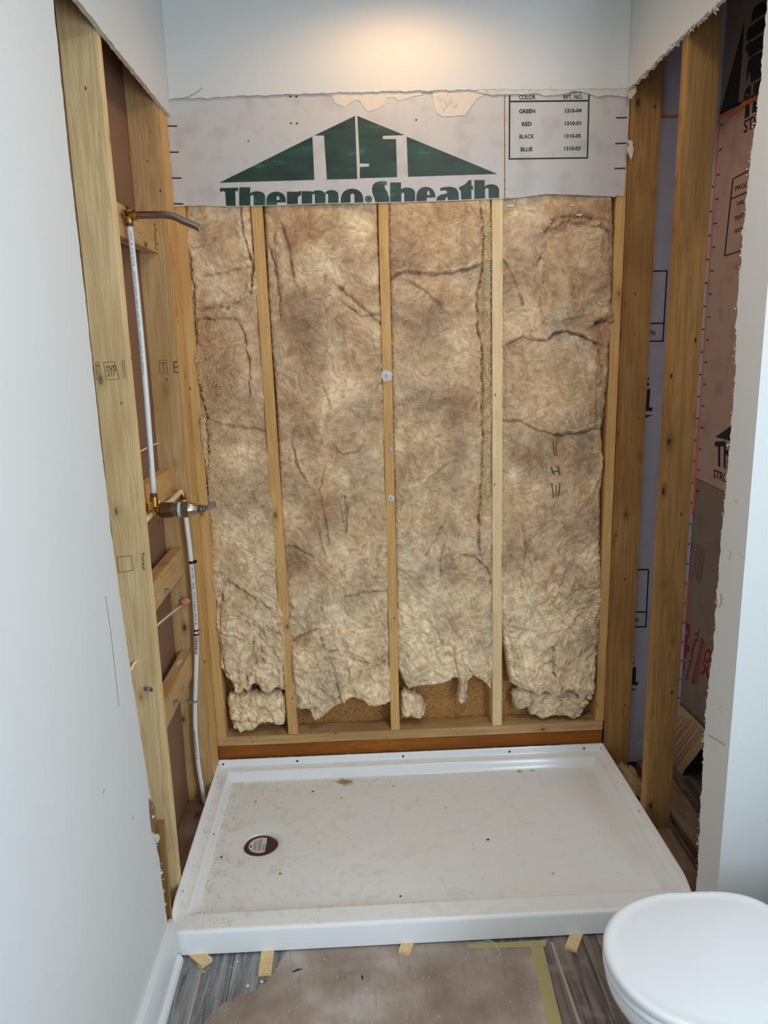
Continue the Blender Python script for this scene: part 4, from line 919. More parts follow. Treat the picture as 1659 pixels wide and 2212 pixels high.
# bay 3
b_3 = batt('b3', [(836, 405), (846, 560), (850, 700), (854, 900), (858, 1100), (862, 1280), (863, 1400), (866, 1450), (880, 1480), (892, 1498), (905, 1490), (935, 1488), (955, 1484), (975, 1478), (990, 1470), (996, 1468), (1000, 1478), (992, 1505), (990, 1522), (1003, 1522), (1010, 1516), (1008, 1500), (1012, 1475), (1020, 1468), (1040, 1475), (1052, 1490), (1062, 1498), (1066, 1440), (1064, 1300), (1064, 1000), (1063, 800), (1062, 400)],
   'insulation batt of the third bay with a slit of shavings down its right side', 3,
   grooves=[([(842, 600), (862, 592), (875, 586), (920, 592), (970, 588), (1010, 582), (1040, 568)], .022, .006), ([(1042, 450), (1046, 520), (1040, 590), (1033, 640), (1034, 720), (1044, 770), (1042, 850), (1044, 930), (1041, 1060), (1036, 1120), (1036, 1190)], .024, .0045), ([(890, 610), (920, 630), (955, 660)], .009, .006), ([(1000, 1200), (1030, 1205), (1055, 1230), (1064, 1260)], .018, .006), ([(930, 1030), (950, 1015), (960, 1005)], .008, .005), ([(920, 1200), (945, 1160), (955, 1140)], .010, .006), ([(960, 1180), (950, 1230), (955, 1260)], .010, .006), ([(960, 1390), (985, 1370), (1010, 1350)], .008, .005), ([(985, 1420), (1010, 1440), (1030, 1470)], .014, .005), ([(945, 520), (1000, 545), (1030, 540)], .006, .006), ([(1010, 470), (1018, 520), (1010, 560)], .012, .008)],
   ridges=[([(1055, 560), (1054, 700), (1053, 900)], .014, .007), ([(980, 1205), (1005, 1196), (1040, 1195)], .012, .006), ([(980, 1400), (1000, 1440), (998, 1500), (996, 1520)], .016, .009), ([(920, 1350), (980, 1360), (1060, 1330)], .006, .008), ([(870, 1330), (900, 1420)], .006, .02), ([(880, 1060), (930, 1030), (960, 1015)], .006, .008), ([(900, 1000), (860, 1060)], .005, .01)],
   moulds=[(880, 680, 40, .6), (925, 690, 35, .5), (930, 870, 45, .8), (990, 895, 30, .9), (995, 960, 14, .9), (880, 1180, 30, .9), (905, 1235, 35, .9), (970, 1225, 20, .9), (880, 1270, 30, .6), (930, 720, 40, .5), (950, 480, 40, .4), (960, 1130, 30, .4)], browns=[(880, 480, 50, .4), (900, 690, 40, .4), (985, 880, 35, .7), (950, 650, 15, .6), (870, 1020, 30, .3), (1000, 1250, 20, .4), (1045, 640, 8, .6, 80)], pales=[(870, 560, 20, .5), (1000, 600, 40, .3), (980, 1100, 30, .4), (940, 1350, 60, .5), (1000, 1380, 50, .5), (920, 1440, 50, .3)])
# bay 4
b_4 = batt('b4', [(1087, 395), (1324, 385), (1326, 500), (1325, 600), (1322, 640), (1326, 690), (1316, 760), (1312, 830), (1306, 900), (1300, 930), (1304, 960), (1303, 1040), (1298, 1060), (1297, 1200), (1300, 1300), (1292, 1400), (1286, 1450), (1284, 1500), (1272, 1520), (1255, 1508), (1240, 1500), (1215, 1502), (1200, 1512), (1180, 1503), (1165, 1505), (1145, 1498), (1130, 1490), (1112, 1480), (1105, 1440), (1098, 1400), (1090, 1350), (1088, 1200), (1088, 900), (1087, 600)],
   'rightmost insulation batt, crumpled at the top and torn in thick folds below', 4,
   grooves=[([(1090, 565), (1110, 600), (1125, 640), (1130, 660)], .012, .006), ([(1165, 560), (1180, 540), (1215, 530), (1260, 515), (1290, 505)], .016, .006), ([(1175, 695), (1190, 680), (1208, 660)], .014, .005), ([(1095, 745), (1130, 728), (1150, 735), (1180, 735), (1195, 722), (1225, 716), (1260, 726), (1290, 742)], .022, .006), ([(1290, 700), (1310, 690), (1322, 696)], .030, .010), ([(1296, 760), (1304, 800), (1300, 830)], .014, .008), ([(1088, 908), (1130, 912), (1170, 932), (1210, 940), (1260, 935), (1292, 925)], .016, .005), ([(1292, 870), (1292, 925)], .014, .005), ([(1130, 1140), (1138, 1180), (1125, 1250), (1130, 1290)], .014, .006), ([(1200, 1220), (1180, 1270), (1150, 1300)], .012, .006), ([(1225, 1270), (1260, 1255), (1290, 1262)], .014, .007), ([(1180, 1290), (1210, 1320), (1220, 1350)], .012, .006), ([(1100, 1340), (1130, 1310), (1150, 1290)], .016, .007), ([(1200, 1400), (1195, 1450), (1210, 1480)], .024, .007), ([(1170, 1440), (1190, 1430), (1202, 1440)], .022, .006), ([(1230, 1470), (1250, 1500), (1270, 1515)], .016, .006), ([(1260, 1340), (1265, 1380), (1250, 1400)], .012, .006), ([(1110, 1400), (1130, 1440), (1160, 1480)], .012, .006), ([(1180, 500), (1200, 470), (1250, 465), (1280, 470)], .018, .008), ([(1290, 490), (1318, 500)], .02, .008)],
   ridges=[([(1190, 490), (1215, 475), (1260, 478), (1290, 485)], .022, .010), ([(1175, 540), (1170, 580), (1175, 620)], .008, .008), ([(1110, 752), (1145, 738), (1160, 760)], .010, .008), ([(1185, 745), (1220, 725), (1262, 735)], .010, .008), ([(1225, 930), (1260, 928), (1290, 915)], .014, .005), ([(1310, 870), (1312, 920)], .012, .008), ([(1305, 985), (1302, 1020)], .014, .008), ([(1105, 1330), (1135, 1300), (1185, 1280), (1200, 1240)], .018, .011), ([(1230, 1270), (1265, 1250), (1290, 1255)], .012, .008), ([(1105, 1370), (1115, 1420), (1140, 1470), (1165, 1495)], .016, .016), ([(1215, 1380), (1240, 1370), (1260, 1345)], .012, .010), ([(1140, 1390), (1180, 1400), (1200, 1380)], .010, .014), ([(1120, 1470), (1180, 1490), (1240, 1490)], .012, .014), ([(1128, 1180), (1130, 1240)], .012, .009), ([(1285, 640), (1315, 680)], .014, .012)],
   moulds=[(1265, 550, 30, 1.0), (1220, 540, 30, .6), (1200, 610, 45, .5), (1150, 880, 65, 1.2, 22), (1250, 885, 40, 1.2, 22), (1200, 935, 18, 1.2, 10), (1270, 950, 25, .6), (1150, 520, 30, .3), (1190, 800, 50, .5), (1260, 1010, 30, .5), (1200, 700, 40, .4)], browns=[(1230, 690, 50, .5, 25), (1300, 720, 25, 1.0, 40), (1150, 985, 30, .6), (1130, 1000, 30, .4), (1110, 760, 20, .6), (1210, 960, 12, .9, 30), (1150, 560, 15, .4), (1205, 1250, 30, .5), (1250, 470, 40, .6, 20), (1300, 445, 20, .8)], pales=[(1140, 450, 35, .3), (1130, 800, 35, .4), (1220, 790, 35, .3), (1260, 1210, 40, .5), (1150, 1400, 70, .6), (1250, 1350, 40, .6), (1180, 1480, 50, .6), (1110, 1020, 15, .5)], shaggy=.2)
for key, par, sd, pts, out in [
 ('b1', b_1, 1, [(472, 1305), (498, 1288), (530, 1312), (550, 1345), (548, 1400), (536, 1450), (530, 1478), (520, 1500), (506, 1503), (500, 1470), (486, 1452), (475, 1400)], .012),
 ('b1', b_1, 1, [(556, 1345), (585, 1330), (612, 1340), (617, 1400), (614, 1440), (600, 1470), (585, 1478), (570, 1450), (560, 1400)], .008),
 ('b1', b_1, 1, [(545, 1440), (575, 1425), (612, 1435), (614, 1490), (590, 1492), (575, 1505), (560, 1490), (550, 1475)], .016),
 ('b1', b_1, 1, [(425, 895), (445, 905), (448, 960), (452, 1040), (446, 1060), (438, 1000), (428, 940)], .010),
 ('b1', b_1, 1, [(448, 1245), (475, 1240), (478, 1262), (466, 1290), (456, 1285)], .012),
 ('b2', b_2, 2, [(626, 1405), (660, 1398), (700, 1402), (722, 1430), (733, 1470), (728, 1500), (700, 1526), (672, 1534), (646, 1536), (636, 1495)], .014),
 ('b2', b_2, 2, [(664, 1532), (690, 1522), (740, 1506), (748, 1514), (700, 1548), (680, 1560)], .006),
 ('b2', b_2, 2, [(690, 1378), (740, 1368), (800, 1378), (830, 1425), (800, 1436), (770, 1422), (735, 1412), (700, 1406)], .018),
 ('b2', b_2, 2, [(702, 1414), (730, 1408), (754, 1430), (747, 1462), (741, 1490), (749, 1522), (738, 1524), (728, 1490), (720, 1450)], .026),
 ('b2', b_2, 2, [(750, 1440), (800, 1445), (842, 1430), (843, 1512), (826, 1524), (800, 1528), (770, 1510), (752, 1480)], .012),
 ('b2', b_2, 2, [(588, 500), (606, 495), (618, 540), (612, 590), (598, 600), (590, 560)], .010),
 ('b3', b_3, 3, [(838, 405), (1040, 400), (1043, 520), (1036, 562), (1005, 578), (930, 589), (872, 586), (840, 594)], .008),
 ('b3', b_3, 3, [(935, 1330), (1062, 1305), (1066, 1380), (1058, 1440), (1040, 1474), (1015, 1440), (985, 1405), (950, 1395)], .009),
 ('b3', b_3, 3, [(978, 1400), (1000, 1412), (1010, 1450), (1006, 1490), (1010, 1523), (990, 1524), (995, 1480), (985, 1440)], .020),
 ('b3', b_3, 3, [(1046, 560), (1064, 555), (1065, 900), (1062, 1090), (1046, 1080), (1047, 900), (1046, 700)], .010),
 ('b4', b_4, 4, [(1165, 545), (1195, 505), (1228, 480), (1290, 478), (1320, 500), (1326, 640), (1312, 690), (1290, 682), (1230, 692), (1175, 704), (1163, 640), (1178, 590)], .009),
 ('b4', b_4, 4, [(1089, 755), (1140, 730), (1185, 738), (1215, 718), (1285, 738), (1296, 790), (1292, 915), (1250, 938), (1200, 940), (1150, 915), (1089, 905)], .008),
 ('b4', b_4, 4, [(1098, 1350), (1118, 1303), (1180, 1278), (1213, 1208), (1230, 1225), (1207, 1292), (1150, 1322), (1126, 1380), (1132, 1440), (1172, 1478), (1155, 1502), (1112, 1462)], .014),
 ('b4', b_4, 4, [(1205, 1375), (1250, 1350), (1290, 1325), (1294, 1380), (1286, 1490), (1262, 1520), (1236, 1494), (1210, 1440)], .010),
 ('b4', b_4, 4, [(1200, 1275), (1240, 1250), (1296, 1240), (1298, 1270), (1255, 1275), (1222, 1300)], .014),
 ('b4', b_4, 4, [(1140, 1440), (1200, 1460), (1235, 1490), (1215, 1508), (1185, 1500), (1150, 1498)], .018)]:
    wool_flap(key, par, pts, sd, out, shaggy=.15)
fuzz('b1', b_1, [(460, 1380, 610, 1500, 260, .02), (410, 450, 590, 1380, 160, .012)], 1)
fuzz('b2', b_2, [(635, 1380, 840, 1545, 420, .022), (590, 450, 830, 1380, 200, .012)], 2)
fuzz('b3', b_3, [(865, 1280, 1064, 1510, 520, .028), (850, 440, 1060, 1280, 200, .013)], 3)
fuzz('b4', b_4, [(1095, 1200, 1290, 1510, 520, .024), (1090, 430, 1320, 560, 240, .018), (1090, 560, 1310, 1200, 160, .012)], 4)

# loose wads at the foot
w1 = batt('w1', [(487, 1520), (492, 1506), (512, 1502), (540, 1500), (575, 1500), (606, 1500), (617, 1512), (620, 1545), (614, 1570), (600, 1574), (590, 1566), (565, 1568), (548, 1580), (520, 1586), (502, 1578), (492, 1550)], 'round loose insulation wad on the back plate at the far left', 21, grooves=[([(505, 1560), (540, 1552), (580, 1565)], .012, .006), ([(540, 1520), (580, 1535), (610, 1530)], .012, .006)], ridges=[([(500, 1530), (560, 1515)], .012, .014)], name='insulation_wad', shaggy=.8, y0=.0, pales=[(520, 1530, 30, .4)])
w2 = batt('w3', [(866, 1500), (874, 1492), (888, 1500), (900, 1506), (915, 1515), (923, 1536), (918, 1550), (906, 1556), (890, 1552), (880, 1556), (868, 1552), (864, 1525)], 'small grey insulation wad beside the middle stud foot', 23, name='insulation_wad', shaggy=.9, y0=.012, moulds=[(905, 1530, 20, .5)], ridges=[([(870, 1500), (876, 1545)], .014, .008)])
w3 = batt('w4', [(1120, 1492), (1150, 1498), (1200, 1500), (1262, 1500), (1276, 1516), (1268, 1530), (1258, 1552), (1240, 1562), (1225, 1550), (1195, 1556), (1165, 1558), (1145, 1548), (1140, 1530), (1118, 1540), (1110, 1525), (1108, 1505)], 'ragged loose insulation wad on the back plate at the far right', 24, grooves=[([(1150, 1500), (1145, 1540)], .02, .006)], name='insulation_wad', shaggy=.9, y0=.006, pales=[(1200, 1525, 40, .5)])
fuzz('w1', w1, [(488, 1500, 620, 1585, 160, .016)], 5); fuzz('w3', w2, [(866, 1495, 922, 1555, 60, .012)], 6); fuzz('w4', w3, [(1110, 1495, 1275, 1560, 180, .016)], 7)

# wood shavings scattered over the wool
def shavings(key, label, areas, seed, size=.006):
    rnd = random.Random(seed); mb = MB()
    for (u0, v0, u1, v1, n, pw) in areas:
        for i in range(n):
            u = u0+(u1-u0)*rnd.random()**pw; p = P(u, rnd.uniform(v0, v1), 1, 0); y = hf(key, p.x, p.z)
            if y is None or y > .035: continue
            l = size*rnd.uniform(.5, 1.4); a = rnd.uniform(0, 2*PI); cu = rnd.uniform(1.0, 3.2)*rnd.choice((-1, 1)); w = rnd.uniform(.0008, .0016)
            x, z = p.x, p.z; q = []
            for j in range(5):
                t = j/4; q.append(Vector((x, y-.0015-.002*math.sin(PI*t), z))); x += math.cos(a+cu*t)*l/4; z += math.sin(a+cu*t)*l/4
            mb.tube(q, [w*.7, w, w, w, w*.6], 4)
    return tag(mb.build('wood_shavings', M['shaving'], smooth=True), label, 'shavings', kind='stuff')
shavings('b1', 'pale curled wood shavings clinging to the leftmost insulation batt', [(420, 560, 470, 760, 110, 1.5), (424, 760, 520, 900, 330, 1.7), (440, 900, 560, 1000, 340, 1.6), (450, 1000, 560, 1250, 620, 2.3), (470, 550, 590, 1400, 160, 1), (455, 1180, 580, 1300, 60, 1.2)], 31)
shavings('b3', 'fine sawdust crumbs filling the slit left of the pale stud', [(1040, 470, 1064, 640, 420, 1), (1043, 640, 1063, 860, 420, 1), (1042, 860, 1063, 1110, 700, 1), (1030, 480, 1046, 1180, 160, 1)], 33, .0032)
shavings('b4', 'fine sawdust crumbs on the insulation right of the pale stud', [(1088, 560, 1096, 900, 170, 1), (1088, 900, 1108, 1160, 700, 1.4), (1090, 1000, 1120, 1300, 60, 1)], 34, .0032)
shavings('b2', 'few stray wood curls on the second insulation batt', [(592, 560, 660, 1300, 70, 1.2), (620, 1200, 830, 1420, 60, 1), (720, 600, 830, 1200, 25, 1)], 32, .005)

# small plaster flakes stuck in the top of the last bay, charcoal stamp marks
stamp = MB()
for a, b, w in [((1196, 955), (1199, 985), 2.2), ((1203, 955), (1202, 985), 2.2), ((1192, 1010), (1198, 1026), 4), ((1206, 1008), (1210, 1026), 4), ((1196, 1020), (1208, 1018), 3), ((1193, 1045), (1196, 1075), 2.6), ((1201, 1048), (1202, 1075), 2), ((1210, 1044), (1207, 1072), 2.6), ((1196, 938), (1214, 940), 4)]:
    n_ = 10
    for j in range(n_):
        t0, t1 = j/n_, (j+1)/n_
        q = []
        for t in (t0, t1):
            u = a[0]+(b[0]-a[0])*t; v = a[1]+(b[1]-a[1])*t
            for s_ in (-1, 1):
                dx, dy = (b[0]-a[0]), (b[1]-a[1]); L_ = math.hypot(dx, dy)
                p = P(u-dy/L_*w/2*s_, v+dx/L_*w/2*s_, 1, -.004); yy = hf('b4', p.x, p.z)
                q.append((p.x, (yy if yy is not None else 0)-.0012, p.z))
        stamp.add(q, [(0, 1, 3, 2)])
absorb(b_4, stamp.build('faded_stamp', plain('faded_grey_ink', srgb(104, 88, 72), 1)))
def flake(u, v, key, r, label, mat, sd):
    rnd = random.Random(sd); p = P(u, v, 1, -.02); y = hf(key, p.x, p.z) or 0
    n_ = 9; ring = [(p.x+r*rnd.uniform(.6, 1.1)*math.cos(2*PI*k/n_)*1.5, y-.007+rnd.uniform(-.002, .002), p.z+r*rnd.uniform(.6, 1.1)*math.sin(2*PI*k/n_)*.7) for k in range(n_)]
    mb = MB(); ring2 = [(a, b+.002, c) for a, b, c in ring]
    mb.add(ring+ring2, [tuple(range(n_)), tuple(range(n_, 2*n_))[::-1]]+[(k, (k+1) % n_, (k+1) % n_+n_, k+n_) for k in range(n_)])
    return tag(mb.build('plaster_flake', mat), label, 'flake')
flake(1256, 462, 'b4', .009, 'white leaf-shaped plaster flake high in the rightmost insulation bay', M['gypsum'], 1)
flake(1105, 441, 'b4', .010, 'long white plaster flake beside the pale stud top', M['gypsum'], 2)
flake(1190, 478, 'b4', .0045, 'small white plaster crumb on the crumpled wool', M['gypsum'], 3)
flake(1240, 441, 'b4', .006, 'grey plaster sliver just under the right board', M['gypsum'], 4)

# screws with torn washers on the middle stud
def washer(u, v, r, label, sd, torn=True):
    c = P(u, v, 1, -.002); t = empty('screw_washer' if torn else 'screw', (c.x, -.001, c.z), label, 'screw')
    rnd = random.Random(sd); n_ = 22; mb = MB()
    if torn:
        ring = [(r*rnd.uniform(.8, 1.12)*math.cos(2*PI*k/n_), r*rnd.uniform(.8, 1.12)*math.sin(2*PI*k/n_)) for k in range(n_)]
        mb.add([(a, -.0005-.001*rnd.random(), b) for a, b in ring]+[(a*.5, -.003, b*.5) for a, b in ring]+[(0, -.0035, 0)], [(k, (k+1) % n_, (k+1) % n_+n_, k+n_) for k in range(n_)]+[(n_+k, n_+(k+1) % n_, 2*n_) for k in range(n_)])
        mb.build('torn_paper_disc', M['gypsum'], t, smooth=True)
    hd = MB(); vs, fs = lathe_pts([(0, .0), (.0018, .0), (.0022, -.0006), (.0044, -.001), (.0044, .001)], 16)
    hd.add([(a, c_-.0045, b) for a, b, c_ in vs], fs); hd.build('screw_head', M['steel'], t, smooth=True)
    return t
washer(835, 812, .022, 'white torn plaster disc with a screw at the upper middle stud', 1)
washer(843, 944, .006, 'small screw in the middle stud, below the white plaster disc', 2, False)
washer(844, 971, .007, 'screw with a crumb of plaster below the other small screw on the middle stud', 3)
washer(845, 1076, .013, 'screw with torn paper shreds at mid height of the middle stud', 4)

# ------------------------------------------------------------------ SHOWER PAN
def smooth(a, b, t): t = np.clip((t-a)/(b-a), 0, 1); return t*t*(3-2*t)
DC = (.211, -.434); DR = .064
def pan_h(X, Y):
    d = np.minimum(np.minimum(X, BX-X), -Y-.002)
    fl_ = .112-.026*smooth(.006, .014, d)-.004*smooth(.014, .040, d)-.036*smooth(.040, .062, d)-.004*smooth(.1, .4, d)
    dF = Y+D
    r = .012
    thr = np.where(dF < r, .082-r+np.sqrt(np.maximum(r*r-(r-np.maximum(dF, 0))**2, 0)), .082)
    thr = thr-.040*smooth(.068, .098, dF)
    far = smooth(.0, .11, dF)
    h = np.maximum(thr, fl_*far+(1-far)*np.minimum(fl_, .082))
    h = np.where(dF < r, np.minimum(h, thr), h)
    dd = np.hypot(X-DC[0], Y-DC[1]); h = h-.004*(1-smooth(.05, .11, dd))
    return h
def axis(lo, hi, fine):
    pts = [lo]; x = lo
    while x < hi-1e-6:
        s = .012
        for c, w, st_ in fine:
            if abs(x-c) < w: s = min(s, st_)
        x = min(hi, x+s); pts.append(x)
    return np.array(pts)
ax_ = axis(.0015, BX-.0015, [(0, .07, .002), (BX, .07, .002), (DC[0], .1, .003)])
ay_ = axis(-D, -.003, [(-D, .015, .001), (-D+.085, .03, .002), (0, .08, .002), (DC[1], .1, .003)])
X, Y = np.meshgrid(ax_, ay_); Z = pan_h(X, Y)
# rounded plan corners at the front
nxp, nyp = len(ax_), len(ay_)
V = np.stack([X.ravel(), Y.ravel(), Z.ravel()], 1).tolist()
fs = []
for j in range(nyp-1):
    for i in range(nxp-1):
        cx_ = (ax_[i]+ax_[i+1])/2; cy_ = (ay_[j]+ay_[j+1])/2
        if math.hypot(cx_-DC[0], cy_-DC[1]) < DR+.001: continue
        fs.append((j*nxp+i, j*nxp+i+1, (j+1)*nxp+i+1, (j+1)*nxp+i))
mb = MB(); mb.v = [tuple(v) for v in V]; mb.f = fs
# skirts
def skirt(idx, zb=.006):
    b = len(mb.v); mb.v += [(V[k][0], V[k][1], zb) for k in idx]
    for a in range(len(idx)-1): mb.f.append((idx[a], idx[a+1], b+a+1, b+a))
skirt([i for i in range(nxp)]); skirt([j*nxp for j in range(nyp)]); skirt([j*nxp+nxp-1 for j in range(nyp)]); skirt([(nyp-1)*nxp+i for i in range(nxp)])
pan = empty('shower_pan', (.762, -.43, 0), 'white shower pan filling the alcove floor, strewn with debris', 'shower pan')
mb.m = []
po = mesh_obj('basin', mb.v, mb.f, M['pan']); autosmooth(po, 40); under(po, pan)
zr = float(pan_h(np.array([DC[0]+DR]), np.array([DC[1]]))[0])
vs, f_ = lathe_pts([(DR+.009, .0008), (DR-.001, .0012), (DR-.005, -.001), (DR-.0075, -.012), (DR-.009, -.035), (0.0, -.035)], 48, c=(DC[0], DC[1], zr))
dm = MB(); dm.add(vs, f_); under(dm.build('drain_socket', M['lidplastic'], smooth=True), pan)
# fixing holes in the flange
hm = [(482, 1649), (642, 1639), (871, 1629), (1101, 1619), (1262, 1615)]
for u, v in hm:
    c = P(u, v, 1, -.0165)
    q = MB(); vv, ff = lathe_pts([(.0001, 0), (.0042, 0), (.0042, .002)], 14)
    pz = float(pan_h(np.array([c.x]), np.array([-.0125]))[0])
    q.add([(c.x+a, -.0145-.0 - b*0 + 0.0 + (-.0018)*1 - 0*c_, .099+b) for a, b, c_ in vv], ff); under(q.build('fixing_hole', M['black']), pan)
def side_holes(xs, pts):
    for u, v in pts:
        c = P(u, v, 0, xs); q = MB(); vv, ff = lathe_pts([(.0001, 0), (.0045, 0), (.0045, .002)], 14)
        q.add([(xs, c.y+a, .099+b*.8) for a, b, c_ in vv], ff); under(q.build('fixing_hole', M['black']), pan)
side_holes(.0155, [(470, 1655), (392, 1888), (365, 1973)])
side_holes(BX-.0155, [(1297, 1618), (1380, 1751)])
# black caulk remains behind the rim
mb = MB(); rnd = random.Random(3)
a = .04
while a < 1.35:
    l_ = rnd.uniform(.01, .12); mb.box(a, a+l_, -.0044, -.0026, .1112, .1136+.0006*rnd.random()); a += l_+rnd.choice((.003, .006, .02))
o = under(mb.build('caulk_remains', M['black']), pan); o['kind'] = 'stuff'
# plug with its sticker
plug = empty('drain_plug', (DC[0], DC[1], zr-.008), 'round dark test plug with a red-rimmed white sticker in the pan drain', 'drain plug')
vs, f_ = lathe_pts([(0, .004), (.048, .004), (.0535, .003), (.055, 0), (.055, -.012), (.05, -.016), (0, -.016)], 48)
mb = MB(); mb.add(vs, f_); mb.build('plug_body', M['ring'], plug, smooth=True)
mb = MB(); vs, f_ = lathe_pts([(.0405, .0046), (.0475, .0046), (.0475, .0040), (.0405, .0040), (.0405, .0046)], 48); mb.add(vs, f_); mb.build('red_rim', M['ringred'], plug)
ch = .018; R_ = .0405
a0 = math.acos(ch/R_); pts = [(R_*math.cos(t), R_*math.sin(t)) for t in np.linspace(a0, 2*PI-a0, 40)]
mb = MB(); mb.add([(a, b, .0048) for a, b in pts]+[(0, 0, .0048)], [(k, (k+1) % 40, 40) for k in range(40)]); lab = mb.build('sticker', M['label'], plug)
mb = MB(); rnd = random.Random(4)
for k, x in enumerate(np.arange(-.023, .016, .0034)):
    h = math.sqrt(max(0, R_**2-x*x))*.88; y0_, y1_ = -h*rnd.uniform(.75, 1), h*rnd.uniform(.7, 1)
    if x > .003: y1_ = min(y1_, .006)
    if k in (3, 8): continue
    yy = y0_
    while yy < y1_:
        w = rnd.uniform(.002, .006); mb.box(x, x+.0016, yy, min(yy+w, y1_), .0049, .0050); yy += w+.0008
mb.build('sticker_small_print', plain('grey_small_print', srgb(90, 88, 92), .6), lab)
mb = MB(); mb.box(-.036, -.030, -.010, .001, .0049, .0050); mb.build('sticker_red_logo', M['red_ink'], lab)

# fluff and chips lying in the pan
def tuft(u, v, label, sd, n=60, sp=.012, ln=.02, mat='fibre', z=.05):
    c = P(u, v, 2, z); rnd = random.Random(sd); mb = MB()
    for i in range(n):
        a = rnd.uniform(0, 2*PI); b = rnd.uniform(-.3, .8); q = Vector((c.x+rnd.gauss(0, sp), c.y+rnd.gauss(0, sp*.6), z+.001)); p_ = [q.copy()]
        for j in range(5):
            a += rnd.uniform(-.7, .7); q = q+Vector((math.cos(a), math.sin(a)*.6, b*(.6 if j < 3 else -.6)))*ln/5; q.z = max(q.z, z+.0008); p_.append(q.copy())
        mb.tube(p_, .0006, 4)
    return tag(mb.build('insulation_tuft', M[mat], smooth=True), label, 'insulation tuft')
M['tuft'] = plain('yellow_fluff', srgb(198, 176, 128), 1, spec=.05)
tuft(745, 1690, 'tan tuft of insulation lying near the back of the shower pan', 1, 120, .010, .022, 'tuft', .0455)
tuft(1122, 1667, 'small flat insulation shred near the back rim of the pan, to the right', 2, 20, .004, .01, 'tuft', .046)
tuft(1150, 1665, 'tiny insulation shred right of the flat shred in the pan', 6, 14, .003, .008, 'tuft', .046)
def chip(u, v, r, label, mat, sd, z=.046, th=.0015, name='debris_chip'):
    c = P(u, v, 2, z); z = float(pan_h(np.array([c.x]), np.array([c.y]))[0]) if 0 < c.x < BX and -D < c.y < 0 else .0
    rnd = random.Random(sd); n_ = 8; rg = [(c.x+r*rnd.uniform(.5, 1.2)*math.cos(2*PI*k/n_), c.y+r*rnd.uniform(.4, 1)*math.sin(2*PI*k/n_)) for k in range(n_)]
    mb = MB(); mb.add([(a, b, z+.0002) for a, b in rg]+[(a, b, z+th) for a, b in rg], [tuple(range(n_))[::-1], tuple(range(n_, 2*n_))]+[(k, (k+1) % n_, (k+1) % n_+n_, k+n_) for k in range(n_)])
    return tag(mb.build(name, mat), label, 'debris chip')
M['terracotta'] = plain('orange_chip', srgb(200, 140, 100), .9); M['darkchip'] = plain('dark_chip', srgb(50, 46, 40), .9); M['sandchip'] = plain('sand_chip', srgb(150, 134, 96), .9)
chip(552, 1732, .0065, 'flat orange chip in the back left of the pan', M['terracotta'], 1)
chip(505, 1767, .003, 'tiny orange crumb near the left side of the pan', M['terracotta'], 2)
chip(676, 1710, .005, 'black crumb in the pan in front of the tan tuft', M['darkchip'], 3)
chip(737, 1724, .003, 'tiny black speck right of the black crumb in the pan', M['darkchip'], 4)
chip(1054, 1812, .0055, 'black chip in the right half of the pan floor', M['darkchip'], 5)
chip(605, 1886, .006, 'sand-coloured curl in the pan just below the drain', M['sandchip'], 6)
chip(478, 1852, .006, 'dark gritty crumb in the left front of the pan', M['darkchip'], 7)
chip(462, 1815, .007, 'sandy crumb on the left pan slope', M['sandchip'], 8)
chip(865, 1934, .0045, 'black crumb close to the pan threshold in the middle', M['darkchip'], 9)
chip(1195, 1885, .004, 'tan crumb on the right front of the pan', M['sandchip'], 10)
chip(962, 1744, .003, 'faint tan speck in the middle of the pan', M['sandchip'], 11)
chip(850, 1698, .004, 'brown speck right of the tan tuft', M['sandchip'], 12)
mb = MB(); rnd = random.Random(8)
for i in range(1100):
    t = rnd.random(); x = .05+1.4*rnd.random()**(2.2 if i < 800 else 1); y = -.07-.7*rnd.random()
    if i < 260: x = .045+.05*abs(rnd.gauss(0, 1))+.01; y = -rnd.uniform(.06, .78)
    elif i < 420: y = -.075-.03*abs(rnd.gauss(0, 1)); x = rnd.uniform(.05, .7)
    elif i < 480: x = rnd.uniform(.012, .04)
    if math.hypot(x-DC[0], y-DC[1]) < .07 or y < -.84: continue
    z = float(pan_h(np.array([x]), np.array([y]))[0]); s = rnd.uniform(.0006, .0018)
    vs = [(x+s*math.cos(a)*rnd.uniform(.6, 1.6), y+s*math.sin(a), z+.0003) for a in (0, 1.5, 3.1, 4.6)]+[(x, y, z+s*.7)]
    mb.add(vs, [(0, 1, 4), (1, 2, 4), (2, 3, 4), (3, 0, 4)])
tag(mb.build('grit', M['sandchip']), 'scattered tan grit on the shower pan', 'grit', kind='stuff')

# ------------------------------------------------------------------ PLUMBING on the left
YV = -.525
def arc(c, r, a0, a1, n, ex, ez): return [Vector(c)+Vector(ex)*r*math.cos(a0+(a1-a0)*k/n)+Vector(ez)*r*math.sin(a0+(a1-a0)*k/n) for k in range(n+1)]
E0 = P(278, 466, 1, YV); tip = P(430, 493, 1, YV); bend = P(368, 463.5, 1, YV)
arm = empty('shower_head_pipe', E0, 'brushed metal shower arm sticking out of a brass elbow at the upper left', 'shower arm')
za = P(330, 464.5, 1, YV).z
q = [Vector((E0.x+.012, YV, za)), Vector((bend.x-.02, YV, za))]
dirn = (Vector((tip.x, YV, tip.z))-Vector((bend.x+.02, YV, za-.006))).normalized()
for k in range(9):
    t = k/8; a = Vector((bend.x-.02, YV, za)).lerp(Vector((bend.x+.008, YV, za)), t); b = Vector((bend.x+.008, YV, za)).lerp(Vector((bend.x+.03, YV, za-.015)), t); q.append(a.lerp(b, t))
q.append(Vector((tip.x-.006, YV, tip.z+.005))); q.append(Vector((tip.x, YV, tip.z)))
mb = MB(); mb.tube(q, .0098, 24); o = under(mb.build('pipe', M['nickel'], smooth=True), arm); autosmooth(o, 50)
